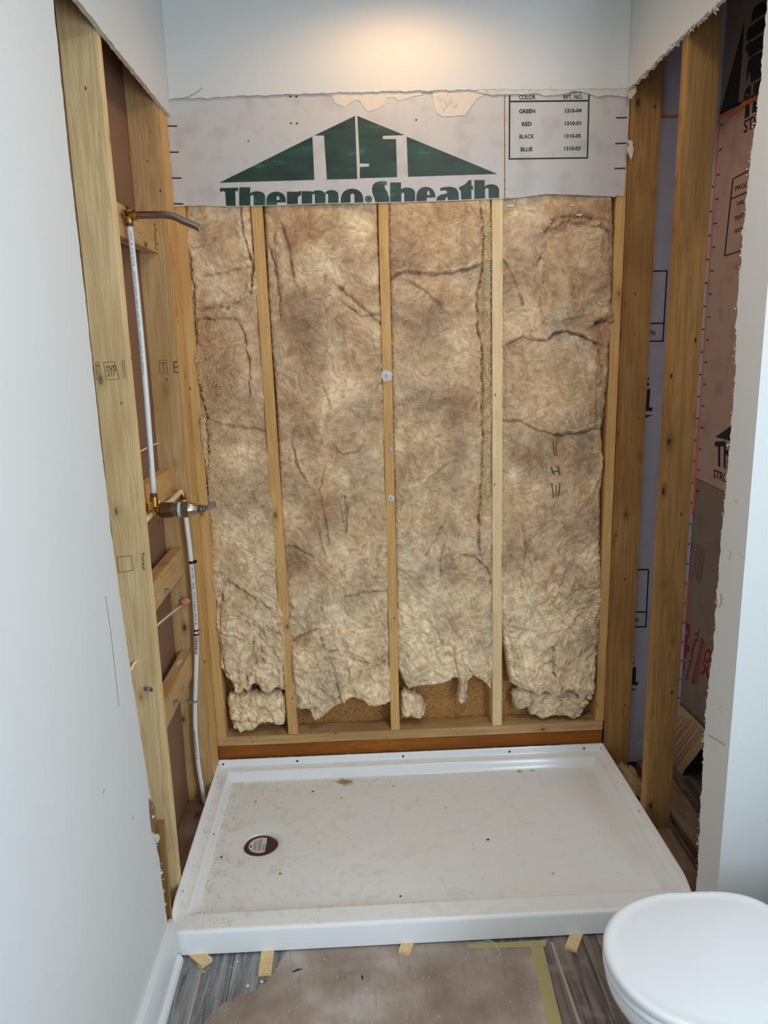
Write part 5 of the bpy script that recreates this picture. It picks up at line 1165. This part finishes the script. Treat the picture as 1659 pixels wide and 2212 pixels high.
mb = MB(); dd_ = (q[-1]-q[-2]).normalized(); mb.tube([q[-1], q[-1]+dd_*.004], .0088, 20); under(mb.build('threaded_end', M['steel'], smooth=True), arm)
mb = MB(); mb.tube([(E0.x-.004, YV, za), (E0.x+.018, YV, za)], [.0105, .0125], 12); mb.tube([(E0.x+.012, YV, za), (E0.x+.020, YV, za)], .014, 8)
mb.tube([(E0.x, YV, za+.004), (E0.x, YV, za-.022)], .0095, 14); mb.tube([(E0.x, YV, za-.012), (E0.x, YV, za-.018)], .012, 14)
for yo in (-.018, .018): mb.tube([(E0.x-.006, YV+yo, za+.002), (E0.x-.002, YV+yo, za+.002)], .009, 12)
mb.box(E0.x-.006, E0.x-.002, YV-.024, YV+.024, za-.01, za+.012)
mb.tube([(E0.x-.006, YV+.004, za+.018), (E0.x-.002, YV+.004, za+.018)], .008, 12); under(autosmooth(mb.build('brass_elbow', M['brass'])), arm)
mb = MB()
for yo, zo in ((-.018, .002), (.018, .002), (.004, .02)): mb.tube([(E0.x-.002, YV+yo, za+zo), (E0.x+.0005, YV+yo, za+zo)], .0035, 10)
under(mb.build('elbow_screw', M['black']), arm)

def pexring(mb, c, d, r=.0098, l=.008): c = Vector(c); d = Vector(d); mb.tube([c-d*l/2, c+d*l/2], r, 18)
# riser to the shower arm
top = Vector((E0.x, YV, za-.018)); VC = P(333, 1084, 1, YV)
riser = empty('riser_pipe', (VC.x, YV, 1.26), 'straight white plastic pipe rising from the mixing valve to the shower arm', 'pipe')
botz = P(333, 1071, 1, YV).z; qx = P(332, 1071, 1, YV).x
pp = [top.lerp(Vector((qx, YV, botz)), t/20)+Vector((.004*math.sin(PI*t/20), 0, 0)) for t in range(21)]
mb = MB(); mb.tube(pp, .0082, 20); under(mb.build('tube', M['pex'], smooth=True), riser)
mb = MB(); pexring(mb, pp[0]-Vector((0, 0, .006)), (0, 0, 1)); under(autosmooth(mb.build('red_ring', M['ringred'])), riser)
mb = MB(); pexring(mb, pp[-1]+Vector((0, 0, .004)), (0, 0, 1)); under(autosmooth(mb.build('red_ring', M['ringred'])), riser)
def onriser(u, v):
    p = P(u, v, 1, YV-.0085); return p
cen = lambda v: (280+(332-280)*((v-485)/(1066-485)))
def vtext(s, v0, v1, du=1.5, w=3.2, flip=True):
    return (s, (cen(v0)+du+w/2, v0), (cen(v1)+du+w/2, v1), (cen(v1)+du-w/2, v1), (cen(v0)+du-w/2, v0), .0)
texts('printed_text', [('PEX B 1/2 CTS', *vtext('', 500, 575)[1:]), ('ASTM F876 F877 100 PSI', *vtext('', 585, 705)[1:]), ('POTABLE TUBING', *vtext('', 715, 810)[1:]), ('ZURN PEX', *vtext('', 945, 1010, -3)[1:])], 1, 0, M['greyclip'], riser, fn=onriser)

# mixing valve
zc = P(380, 1101, 1, YV).z
val = empty('mixing_valve', (P(345, 1101, 1, YV).x, YV, zc), 'brass shower mixing valve with a nickel handle pointing out of the left wall', 'valve')
X_ = lambda u: P(u, 1101, 1, YV).x
mb = MB(); vs, f_ = lathe_pts([(0, X_(345)), (.018, X_(345)), (.0225, X_(349)), (.0225, X_(374)), (.0200, X_(374.5)), (0, X_(374.5))], 40, 'x', (0, YV, zc)); mb.add(vs, f_); under(autosmooth(mb.build('valve_body', M['brassdark'])), val)
mb = MB(); vs, f_ = lathe_pts([(.0200, X_(374)), (.0200, X_(384)), (.0235, X_(384)), (.0240, X_(386)), (.0200, X_(387))], 40, 'x', (0, YV, zc)); mb.add(vs, f_); under(autosmooth(mb.build('sleeve', M['nickel'])), val)
mb = MB(); vs, f_ = lathe_pts([(.0215, X_(386)), (.0215, X_(393)), (.018, X_(394))], 40, 'x', (0, YV, zc)); mb.add(vs, f_); under(autosmooth(mb.build('spacer_ring', M['clearring'])), val)
mb = MB(); vs, f_ = lathe_pts([(.012, X_(393)), (.0235, X_(394)), (.0240, X_(396)), (.0240, X_(409)), (.0225, X_(411)), (.0200, X_(414)), (.0165, X_(422)), (.0150, X_(428)), (.0120, X_(430)), (.0130, X_(433)), (.0128, X_(436)), (.0105, X_(438)), (.0112, X_(441)), (.0108, X_(443)), (.0085, X_(443.5)), (.008, X_(438)), (0, X_(438))], 48, 'x', (0, YV, zc)); mb.add(vs, f_); hd = under(autosmooth(mb.build('handle', M['nickel']), 25), val)
mb = MB(); xh = X_(440)
mb.add([(xh, YV-.006+.02, zc+.003), (xh+.028, YV-.007+.03, zc+.016), (xh+.030, YV-.007+.03, zc-.002), (xh+.006, YV-.006+.02, zc-.010), (xh, YV+.006+.02, zc+.003), (xh+.028, YV+.007+.03, zc+.016), (xh+.030, YV+.007+.03, zc-.002), (xh+.006, YV+.006+.02, zc-.010)], [(0, 1, 2, 3), (4, 7, 6, 5), (0, 4, 5, 1), (1, 5, 6, 2), (2, 6, 7, 3), (3, 7, 4, 0)])
mb.tube([(X_(434), YV+.004, zc), (xh+.008, YV+.02, zc)], .005, 10)
lv = mb.build('handle_lever', plain('dull_grey_brown_metal', srgb(112, 98, 86), .55, .6), hd)
xt = qx
mb = MB(); mb.tube([(xt, YV, botz-.002), (xt, YV, zc+.012)], .0105, 16); mb.tube([(xt, YV, botz-.004), (xt, YV, botz-.014)], .0125, 16); mb.tube([(xt, YV, zc+.022), (xt, YV, zc+.026)], .0125, 16)
mb.tube([(xt, YV-.05, zc-.003), (xt, YV+.05, zc+.000)], .0105, 16); mb.tube([(xt, YV-.04, zc-.003), (xt, YV-.030, zc-.003)], .0125, 16); mb.tube([(xt, YV+.030, zc), (xt, YV+.040, zc)], .0125, 16)
mb.tube([(xt-.002, YV, zc), (X_(347), YV, zc)], [.011, .017], 16)
under(autosmooth(mb.build('brass_tee', M['brass'])), val)
for sgn, zo in ((1, .028), (-1, -.030)):
    mb = MB(); mb.tube([(xt+.012, YV, zc+zo*.6), (xt+.014, YV+.002, zc+zo), (xt+.006, YV+.004, zc+zo*1.15)], .002, 8)
    under(autosmooth(mb.build('retaining_clip', M['brass'])), val)
mb = MB(); mb.box(xt-.016, xt-.013, YV-.06, YV-.02, zc+.004, zc+.03); mb.tube([(xt-.013, YV-.035, zc+.03), (xt, YV-.03, zc+.028), (xt, YV-.028, zc+.012)], .0022, 8)
under(autosmooth(mb.build('mounting_bracket', M['brass'])), val)
# supply stub to the left and elbowed supply to the right
cold = empty('supply_pipe', (xt, YV-.05, zc), 'short cream pipe stub leaving the mixing valve towards the near stud', 'pipe')
mb = MB(); mb.tube([(xt, YV-.045, zc-.003), (xt, YV-.11, zc-.004), (xt, -.660, zc-.004)], .0082, 16); under(mb.build('tube', M['pexcream'], smooth=True), cold)
XH = -.018
hp = [Vector((xt, YV+.045, zc)), P(362, 1088, 1, -.42), P(376, 1076, 1, -.30), P(386, 1066, 1, -.21), P(391, 1062, 1, -.19)]
hot = empty('supply_pipe', (XH, -.18, 1.0), 'bent white pipe running from the valve down the left corner stud to the pan', 'pipe')
def smoothpath(p, n=6):
    out = []
    for i in range(len(p)-1):
        a, b, c, d = p[max(i-1, 0)], p[i], p[i+1], p[min(i+2, len(p)-1)]
        for k in range(n):
            t = k/n; out.append(.5*((2*b)+(c-a)*t+(2*a-5*b+4*c-d)*t*t+(-a+3*b-3*c+d)*t**3))
    return out+[p[-1]]
mb = MB(); mb.tube(smoothpath(hp), .0082, 16); under(mb.build('tube', M['pexcream'], smooth=True), hot)
dp = [P(u, v, 1, -.182) for u, v in ((396, 1072), (398, 1090), (404, 1140), (412, 1205), (419, 1290), (423.5, 1365), (424, 1430), (421, 1515), (422, 1580), (428, 1650), (438, 1712), (442, 1735))]
dpv = [Vector((p.x, -.182, p.z)) for p in dp]
mb = MB(); mb.tube(smoothpath(dpv, 8), .0082, 18); under(mb.build('tube', M['pex'], smooth=True), hot)
mb = MB(); mb.tube([dpv[0]+Vector((-.004, -.008, .010)), dpv[0]+Vector((0, 0, .006)), dpv[0]-Vector((0, 0, .004))], [.0085, .0095, .0095], 14); under(mb.build('elbow', M['brass'], smooth=True), hot)
mb = MB(); d0 = (dpv[1]-dpv[0]).normalized(); pexring(mb, dpv[0]+d0*.008, d0); under(autosmooth(mb.build('red_ring', M['ringred'])), hot)
c = P(424, 1360, 1, -.182); 
for k, vv_ in enumerate((1361, 1370)):
    mb = MB(); c = P(424, vv_, 1, -.182); pexring(mb, (c.x, -.182, c.z), (0, 0, 1), .0094, .007); under(autosmooth(mb.build('red_ring', M['ringred'])), hot)
texts('printed_text', [('ZURNPEX', (421, 1414), (422, 1376), (427.5, 1376), (426.5, 1414), .02), ('100 PSI 180F POTABLE PEX B', (417, 1222), (425.5, 1350), (422, 1350), (413.5, 1222), .0), ('ASTM F876 F877 CTS', (421, 1578), (428, 1640), (424, 1640), (417.5, 1578), 0)], 1, 0, M['black'], hot, fn=lambda u, v: P(u, v, 1, -.1908))
def clampring(u, v, label, mat, R=.0105, w=.009, name='pipe_clamp'):
    c = P(u, v, 1, -.182); t = empty(name, (c.x, -.182, c.z), label, 'pipe clamp')
    mb = MB(); vs, f_ = lathe_pts([(.0084, -w/2), (R, -w/2), (R, w/2), (.0084, w/2), (.0084, -w/2)], 20); mb.add(vs, f_); autosmooth(mb.build('clamp_loop', mat, t))
    mb = MB(); mb.box(.006, .017, -.004, .010, -w/2, w/2); mb.build('nail_lug', mat, t); return t
clampring(414, 1214, 'black clamp holding the white supply pipe to the left corner stud', M['blackplastic'])
t = clampring(421, 1514, 'grey clip around the lower white supply pipe', M['greyclip'], .0100, .0075)
t.rotation_euler = (0, 0, PI)
def clip(u, v, ax, val_, label, rot=0):
    c = P(u, v, ax, val_); t = empty('cable_clip', c, label, 'clip'); mb = MB()
    n_ = 10; out = [(.008*math.cos(PI*k/n_), .006+.008*math.sin(PI*k/n_)) for k in range(n_+1)]; inn = [(.005*math.cos(PI*k/n_), .006+.005*math.sin(PI*k/n_)) for k in range(n_+1)][::-1]
    lp = [(.008, 0)]+out+[(-.008, 0), (-.005, 0)]+inn+[(.005, 0)]; pts_, tr = tess([lp]); n2 = len(pts_)
    mb.add([(a, -b, -.005) for a, b in pts_]+[(a, -b, .005) for a, b in pts_], tr+[tuple(i+n2 for i in q[::-1]) for q in tr]+[(i, (i+1) % n2, (i+1) % n2+n2, i+n2) for i in range(n2)])
    o = mb.build('clip_loop', M['greyclip'], t)
    mb = MB(); mb.tube([(.011, .003, 0), (.011, -.010, 0)], .0022, 8); mb.tube([(.011, -.010, 0), (.011, -.0115, 0)], .004, 10); mb.build('nail', M['steel'], t)
    t.rotation_euler = (0, rot, 0) if ax == 1 else (0, rot, PI/2); return t
clip(321, 1486, 1, -.702, 'grey cable clip nailed on the wide near left stud', .2)
clip(357, 1276, 0, -.030, 'grey cable clip on the wooden block just under the valve')
clip(376, 1517, 0, -.030, 'grey cable clip hanging on the lowest wooden block')

# cables
def cable(pts, r, label, mat):
    mb = MB(); mb.tube(smoothpath([Vector(p) for p in pts], 6), r, 10); return tag(mb.build('electric_cable', mat, smooth=True), label, 'cable')
cable([P(412, 1292, 0, -.03)+Vector((-.01, .0, 0)), P(396, 1305, 0, -.05), P(370, 1325, 0, -.05), P(348, 1343, 0, -.05), P(336, 1354, 0, -.055), P(328, 1362, 0, -.06)], .0032, 'white cable slanting between the left studs above the lowest block', M['pexcream'])
cable([P(294, 1428, 1, -.703), P(288, 1436, 1, -.715), P(282, 1448, 1, -.735)], .004, 'short white cable poking out of the near left stud', M['pexcream'])
cable([P(293, 981, 0, -.086), P(320, 966, 0, -.086), P(349, 954, 0, -.086)], .0032, 'thin white strip running across the brown paper above the valve', M['pexcream'])
mb = MB(); c = P(404, 1297, 0, -.02); rnd = random.Random(5)
bm = bmesh.new(); bmesh.ops.create_icosphere(bm, subdivisions=3, radius=.014)
for v in bm.verts: v.co *= 1+.7*n1(v.co.x*120+v.co.y*70+v.co.z*90, 5)
me = bpy.data.meshes.new('fire_putty'); bm.to_mesh(me); bm.free(); me.materials.append(M['pink']); me.polygons.foreach_set('use_smooth', [True]*len(me.polygons))
o = bpy.data.objects.new('fire_putty', me); COL.objects.link(o); o.location = (-.035, -.168, P(404, 1299, 1, -.168).z); o.scale = (1.3, .8, .9)
tag(o, 'pink putty lump where the slanting cable enters the left corner stud', 'putty')
bead([(.0015, -.103, P(380, 530, 0, 0).z), (.0015, -.103, P(383, 690, 0, 0).z)], .0012, 'thin orange sealant line in the slit beside the left corner stud', 12)

# stamps and pencil marks on the studs
near = bpy.data.objects['wall_stud']
def onto(parent, o): 
    o.parent = parent; o.matrix_parent_inverse = parent.matrix_world.inverted(); return o
bpy.context.view_layer.update()
def rect_outline(q, w): return [strip(*q[i], *q[(i+1) % 4], w) for i in range(4)]
mk = rect_outline([(224, 783), (247, 781), (258, 818), (231, 821)], 1.0)+rect_outline([(207, 783), (214, 782), (219, 819), (209, 820)], .9)+rect_outline([(264, 780), (268, 780), (272, 815), (267, 815)], .9)
mk += rect_outline([(253, 1204), (283, 1200), (288, 1232), (257, 1237)], 1.0)+[strip(283, 816, 284, 1, .1)][:0]
absorb(near, prints('grade_stamp', mk, 1, -.7015, M['graphite'], None))
for o in (texts('grade_stamp_text', [('SYP', (229, 790), (250, 788), (253, 812), (233, 814), 0), ('T', (209, 788), (213, 788), (215, 812), (211, 812), 0), ('Forest', (312, 1194), (315, 1232), (308, 1232), (305, 1196), .01)], 1, -.7015, M['graphite'], None)): absorb(near, o)
mk = rect_outline([(344, 779), (359, 778), (362, 806), (346, 807)], 1.0)
absorb(cs, prints('grade_stamp', mk, 1, -.1555, M['graphite'], None))
for o in (texts('grade_stamp_text', [('T', (348, 783), (357, 783), (359, 803), (350, 803), 0), ('E', (374, 780), (384, 780), (385, 806), (376, 806), .0)], 1, -.1555, M['graphite'], None)): absorb(cs, o)
absorb(b1, prints('grade_stamp', rect_outline([(334, 483), (341, 487), (344, 540), (337, 538)], 1.0)+[ell(340, 497, 3, 3, 10, False), ell(342, 526, 3, 3, 10, False)], 0, -.0275, M['graphite'], None, out=-.0006))
# plaster smear on the lowest block
mb = MB(); c = P(388, 1440, 0, -.03)
mb.add([(-.055, -.30, .6408), (-.045, -.29, .6412), (-.041, -.25, .6412), (-.049, -.24, .6410), (-.059, -.26, .6408)], [(0, 1, 2, 3, 4)])
onto(b4, mb.build('plaster_smear', M['gypsum']))

# peeled bits on the left drywall edge
t = slab('peeled_paper', [jag([two(P(*p, 0, .014), 0) for p in [(322, 1725), (328, 1730), (334, 1745), (336, 1765), (334, 1790), (329, 1800), (326, 1780), (323, 1750)]], .003, .001, 3, True)], 0, .0132, .0146, M['kraft'])
tag(t, 'peeled brownish paper on the broken left drywall edge near the floor', 'peeled paper')
t = slab('peeled_paper', [jag([two(P(*p, 0, .014), 0) for p in [(330, 1803), (339, 1800), (343, 1809), (338, 1822), (334, 1815)]], .003, .002, 4, True)], 0, .0132, .018, M['gypsum'])
tag(t, 'white crumbled gypsum lump on the left drywall edge near the floor', 'gypsum lump')

# insulation wad on the right plate
rnd = random.Random(2); mb = MB()
bm = bmesh.new(); bmesh.ops.create_icosphere(bm, subdivisions=4, radius=.035)
for v in bm.verts: v.co *= 1+.6*n1(v.co.x*60+v.co.y*45+v.co.z*50, 15)+.2*n1(v.co.x*200+v.co.z*170+v.co.y*110, 16); v.co.z = v.co.z*.5; v.co.y *= 3.2
me = bpy.data.meshes.new('insulation_wad'); bm.to_mesh(me); bm.free(); me.materials.append(plain('dusty_wool', srgb(176, 150, 112), 1, spec=.05, bump=.8, bscale=200, var=.25, vscale=60)); me.polygons.foreach_set('use_smooth', [True]*len(me.polygons))
o = bpy.data.objects.new('insulation_wad', me); COL.objects.link(o); o.location = (1.585, -.17, .053)
tag(o, 'tan fluff lying on the right sole plate between the two brown studs', 'insulation')

# ------------------------------------------------------------------ FLOOR THINGS
card = slab('floor_paper', [jag([two(P(*p, 2, 0), 2) for p in [(600, 2085), (585, 2105), (560, 2135), (520, 2150), (490, 2165), (460, 2190), (440, 2212)]], .006, .010, 2)+[(.08, -1.8), (1.0, -1.8)]+[two(P(*p, 2, 0), 2) for p in [(1185, 2212), (1148, 2040)]]+[(.36, -.80)]], 2, .0004, .0016, M['card'])
tag(card, 'dusty brown protective paper on the floor in front of the pan', 'floor paper')
def tapestrip(pts, z, label):
    o = slab('masking_tape', [[two(P(*p, 2, z), 2) for p in pts]], 2, z, z+.0004, M['tape']); return tag(o, label, 'tape')
tapestrip([(1143, 2035), (1171, 2035), (1218, 2230), (1188, 2230)], .0017, 'masking tape along the right edge of the floor paper')
tapestrip([(1010, 2040), (1182, 2030), (1178, 2045), (1012, 2050)], .0023, 'masking tape running along the pan at the right corner of the floor paper')
# dusty seams between planks
mb = MB()
a, b = P(433, 2100, 2, 0), P(404, 2212, 2, 0); mb.box(a.x-.003, a.x+.003, -1.9, -.87, .0001, .0006)
o = mb.build('floor_seam', plain('dust_filled_seam', srgb(170, 160, 138), .9)); o.parent = fl
mb = MB(); a = P(508, 2060, 2, 0); mb.box(a.x-.001, a.x+.001, -1.9, -.86, .0001, .0004); a = P(1300, 2140, 2, 0); mb.box(a.x-.001, a.x+.001, -1.9, -.86, .0001, .0004)
o = mb.build('floor_seam', M['black']); o.parent = fl
mb = MB(); a, b = P(1190, 2035, 2, 0), P(1252, 2212, 2, 0)
mb.add([(a.x-.002, a.y, .0005), (a.x+.006, a.y, .0005), (b.x+.004, b.y, .0005), (b.x-.004, b.y, .0005)], [(0, 1, 2, 3)])
o = mb.build('floor_seam', bpy.data.materials['dust_filled_seam']); o.parent = fl
# shims under the pan lip
def shim(pa, pb, w, label, sd):
    a = P(*pa, 2, .004); b = P(*pb, 2, .002); d = (b-a); d.z = 0; d.normalize(); s = Vector((-d.y, d.x, 0))*w/2
    a2 = a-d*.05; mb = MB(); t0, t1 = .0045, .009
    b0 = b; 
    vs = [a2-s, a2+s, b0+s, b0-s]
    mb.add([(v.x, v.y, .0008) for v in vs]+[(vs[0].x, vs[0].y, .0048), (vs[1].x, vs[1].y, .0048), (vs[2].x, vs[2].y, .011), (vs[3].x, vs[3].y, .011)], [(0, 1, 2, 3)[::-1], (4, 5, 6, 7), (0, 1, 5, 4), (1, 2, 6, 5), (2, 3, 7, 6), (3, 0, 4, 7)])
    return tag(mb.build('wood_shim', M['shim']), label, 'shim', None)
shim((430, 2066), (448, 2084), .036, 'broken wooden shim stub at the left corner of the pan front', 1)
shim((578, 2058), (572, 2108), .036, 'longest wooden shim under the pan front, second from the left', 2)
shim((879, 2043), (873, 2062), .034, 'short split wooden shim under the middle of the pan front', 3)
shim((1243, 2025), (1233, 2054), .034, 'wooden shim under the pan front nearest the toilet', 4)
# adhesive blob by the left shim, scraps on the paper
for k, (u, v, r, lb, mt_) in enumerate([(432, 2088, .008, 'yellowish adhesive blob beside the left shim', M['tape']), (440, 2100, .006, 'smaller adhesive blob in front of the left shim', M['tape']), (535, 2131, .005, 'white plaster crumble at the left edge of the floor paper', M['gypsum']), (565, 2122, .005, 'white plaster crumble below the longest shim', M['gypsum']), (513, 2079, .003, 'white plaster crumb between the two left shims', M['gypsum'])]):
    c = P(u, v, 2, 0); rnd = random.Random(k); bm = bmesh.new(); bmesh.ops.create_icosphere(bm, subdivisions=3, radius=r)
    for q_ in bm.verts: q_.co *= 1+.5*n1(q_.co.x*200+q_.co.y*150+q_.co.z*100, k+3); q_.co.z = max(q_.co.z*.35, -.0005)
    me = bpy.data.meshes.new('floor_crumb'); bm.to_mesh(me); bm.free(); me.materials.append(mt_)
    o = bpy.data.objects.new('floor_crumb', me); COL.objects.link(o); o.location = (c.x, c.y, .0022); tag(o, lb, 'crumb')
f6 = lambda x, y: (260+x/2.592, 1900+y/2.592)
o = slab('torn_scrap', [[two(P(*f6(*p), 2, .002), 2) for p in [(1225, 508), (1270, 520), (1322, 505), (1300, 530), (1262, 560), (1255, 540), (1232, 568)]]], 2, .0018, .0030, plain('grey_scrap', srgb(140, 132, 118), .9)); tag(o, 'small grey triangular torn scrap on the floor paper', 'scrap')
o = slab('torn_scrap', [[two(P(*f6(*p), 2, .002), 2) for p in [(1355, 530), (1361, 548), (1357, 565), (1348, 548)]]], 2, .0018, .0026, M['darkchip']); tag(o, 'tiny dark leaf-like scrap on the floor paper', 'scrap')
o = slab('torn_scrap', [[two(P(*f6(*p), 2, .002), 2) for p in [(960, 518), (990, 500), (1022, 500), (1000, 508), (975, 518)]]], 2, .0018, .0026, M['darkchip']); tag(o, 'thin dark curl on the floor paper left of the triangular scrap', 'scrap')
q = [P(*p, 2, .004) for p in [(1046, 2032), (1062, 2033), (1074, 2045), (1080, 2058), (1077, 2066)]]
mb = MB(); mb.tube(smoothpath(q, 6), .0009, 6); tag(mb.build('loose_thread', M['pex'], smooth=True), 'thin white thread curling out from under the pan', 'thread')
q = [(.02+.012, -.0145, P(345, 213, 1, -.0145).z), tuple(P(400, 211, 1, -.016)), tuple(P(425, 200, 1, -.02)), tuple(P(437, 189, 1, -.022))]
mb = MB(); mb.tube(smoothpath([Vector(p) for p in q], 6), .0008, 6); tag(mb.build('loose_thread', M['greyclip'], smooth=True), 'fine thread sticking up from the cut at the upper left of the back wall', 'thread')
rnd = random.Random(12); mb = MB()
for i in range(260):
    c = P(rnd.uniform(380, 1180), rnd.uniform(2060, 2212), 2, 0); s = rnd.uniform(.0006, .002)
    mb.add([(c.x+s*math.cos(a), c.y+s*math.sin(a)*rnd.uniform(.5, 1.5), .0019) for a in (0, 1.5, 3.1, 4.6)]+[(c.x, c.y, .0019+s*.5)], [(0, 1, 4), (1, 2, 4), (2, 3, 4), (3, 0, 4)])
tag(mb.build('plaster_dust', M['gypsum']), 'white plaster crumbs sprinkled over the floor in front of the pan', 'dust', kind='stuff')

# ------------------------------------------------------------------ TOILET
tl = empty('toilet', (1.45, -1.41, 0), 'white toilet with closed lid at the lower right', 'toilet')
TX, TYC = 1.068, -1.395          # front tip of the lid, centre line
def seat_outline(L_=.44, Wd=.193, grow=0.0, n=64):
    """elongated seat: round front at -x, squarer back"""
    out = []
    for k in range(n):
        a = 2*PI*k/n; c, s = math.cos(a), math.sin(a)
        if c < 0: x = -abs(c)**.92*.235; y = (abs(s)**.96)*math.copysign(1, s)*Wd
        else: x = abs(c)**.6*.205; y = abs(s)**.62*math.copysign(1, s)*Wd*.985
        out.append((x, y))
    g = 1+grow/.2
    return [(TX+.235+x*g, TYC+y*g) for x, y in out]
def loft(levels, cap_top=True, cap_bot=True):
    vs = []; n = len(levels[0]); fs = []
    for lv_ in levels: vs += lv_
    for i in range(len(levels)-1):
        for k in range(n): fs.append((i*n+k, i*n+(k+1) % n, (i+1)*n+(k+1) % n, (i+1)*n+k))
    if cap_bot: fs.append(tuple(range(n))[::-1])
    if cap_top: fs.append(tuple((len(levels)-1)*n+k for k in range(n)))
    return vs, fs
def lv(grow, z, sc=1.0): return [(x, y, z) for x, y in seat_outline(grow=grow)]
mb = MB()
L_ = [lv(-.006, .404), lv(-.001, .405), lv(.0, .409), lv(.0, .417), lv(-.003, .4215), lv(-.009, .4232), lv(-.016, .4225), lv(-.024, .4215), lv(-.034, .4222), lv(-.060, .4245), lv(-.10, .4262), lv(-.15, .427), lv(-.19, .4272)]
vs, fs_ = loft(L_); mb.add(vs, fs_); o = mb.build('lid', M['lidplastic'], smooth=True); under(o, tl); autosmooth(o, 60)
mb = MB(); vs, fs_ = loft([lv(-.010, .380), lv(-.003, .381), lv(.0, .385), lv(.0, .395), lv(-.004, .401), lv(-.012, .4025)]); mb.add(vs, fs_); o = mb.build('seat', M['lidplastic'], smooth=True); under(o, tl); autosmooth(o, 60)
def bow(sx, sy, z, xo=0): return [((x-TX-.235)*sx+TX+.235+xo, (y-TYC)*sy+TYC, z) for x, y in seat_outline()]
mb = MB(); vs, fs_ = loft([bow(.62, .56, 0, .10), bow(.63, .57, .02, .10), bow(.56, .50, .06, .11), bow(.55, .50, .14, .10), bow(.66, .62, .20, .08), bow(.84, .80, .26, .04), bow(.94, .92, .31, .015), bow(.985, .975, .35, .003), bow(.995, .985, .370, .002), bow(.985, .975, .378, .002), bow(.95, .93, .380, .002)])
mb.add(vs, fs_); o = mb.build('bowl', M['porcelain'], smooth=True); under(o, tl); autosmooth(o, 60)
def rbox(x0, x1, y0, y1, z0, z1, r, name, mat):
    bm = bmesh.new(); bmesh.ops.create_cube(bm, size=1)
    for v in bm.verts: v.co = Vector(((x0+x1)/2+v.co.x*(x1-x0), (y0+y1)/2+v.co.y*(y1-y0), (z0+z1)/2+v.co.z*(z1-z0)))
    bmesh.ops.bevel(bm, geom=list(bm.edges), offset=r, segments=4, affect='EDGES')
    me = bpy.data.meshes.new(name); bm.to_mesh(me); bm.free(); me.materials.append(mat); me.polygons.foreach_set('use_smooth', [True]*len(me.polygons))
    o = bpy.data.objects.new(name, me); COL.objects.link(o); return o
under(rbox(1.36, 1.955, TYC-.10, TYC+.10, 0, .30, .035, 'pedestal', M['porcelain']), tl)
under(rbox(1.42, 1.955, TYC-.15, TYC+.15, .27, .403, .03, 'rear_deck', M['porcelain']), tl)
under(rbox(1.755, 1.96, TYC-.20, TYC+.20, .40, .74, .03, 'tank', M['porcelain']), tl)
under(rbox(1.745, 1.965, TYC-.21, TYC+.21, .742, .775, .012, 'tank_lid', M['porcelain']), tl)
for s_ in (-1, 1):
    mb = MB(); mb.tube([(1.495, TYC+s_*.07-.018, .415), (1.495, TYC+s_*.07+.018, .415)], .011, 14); mb.tube([(1.50, TYC+s_*.07, .38), (1.50, TYC+s_*.07, .41)], .012, 14); under(autosmooth(mb.build('seat_hinge', M['lidplastic'])), tl)
mb = MB(); mb.tube([(1.757, TYC-.14, .68), (1.742, TYC-.14, .68)], .009, 14); mb.tube([(1.742, TYC-.145, .68), (1.740, TYC-.08, .675)], .0055, 12); under(autosmooth(mb.build('flush_handle', M['nickel'])), tl)
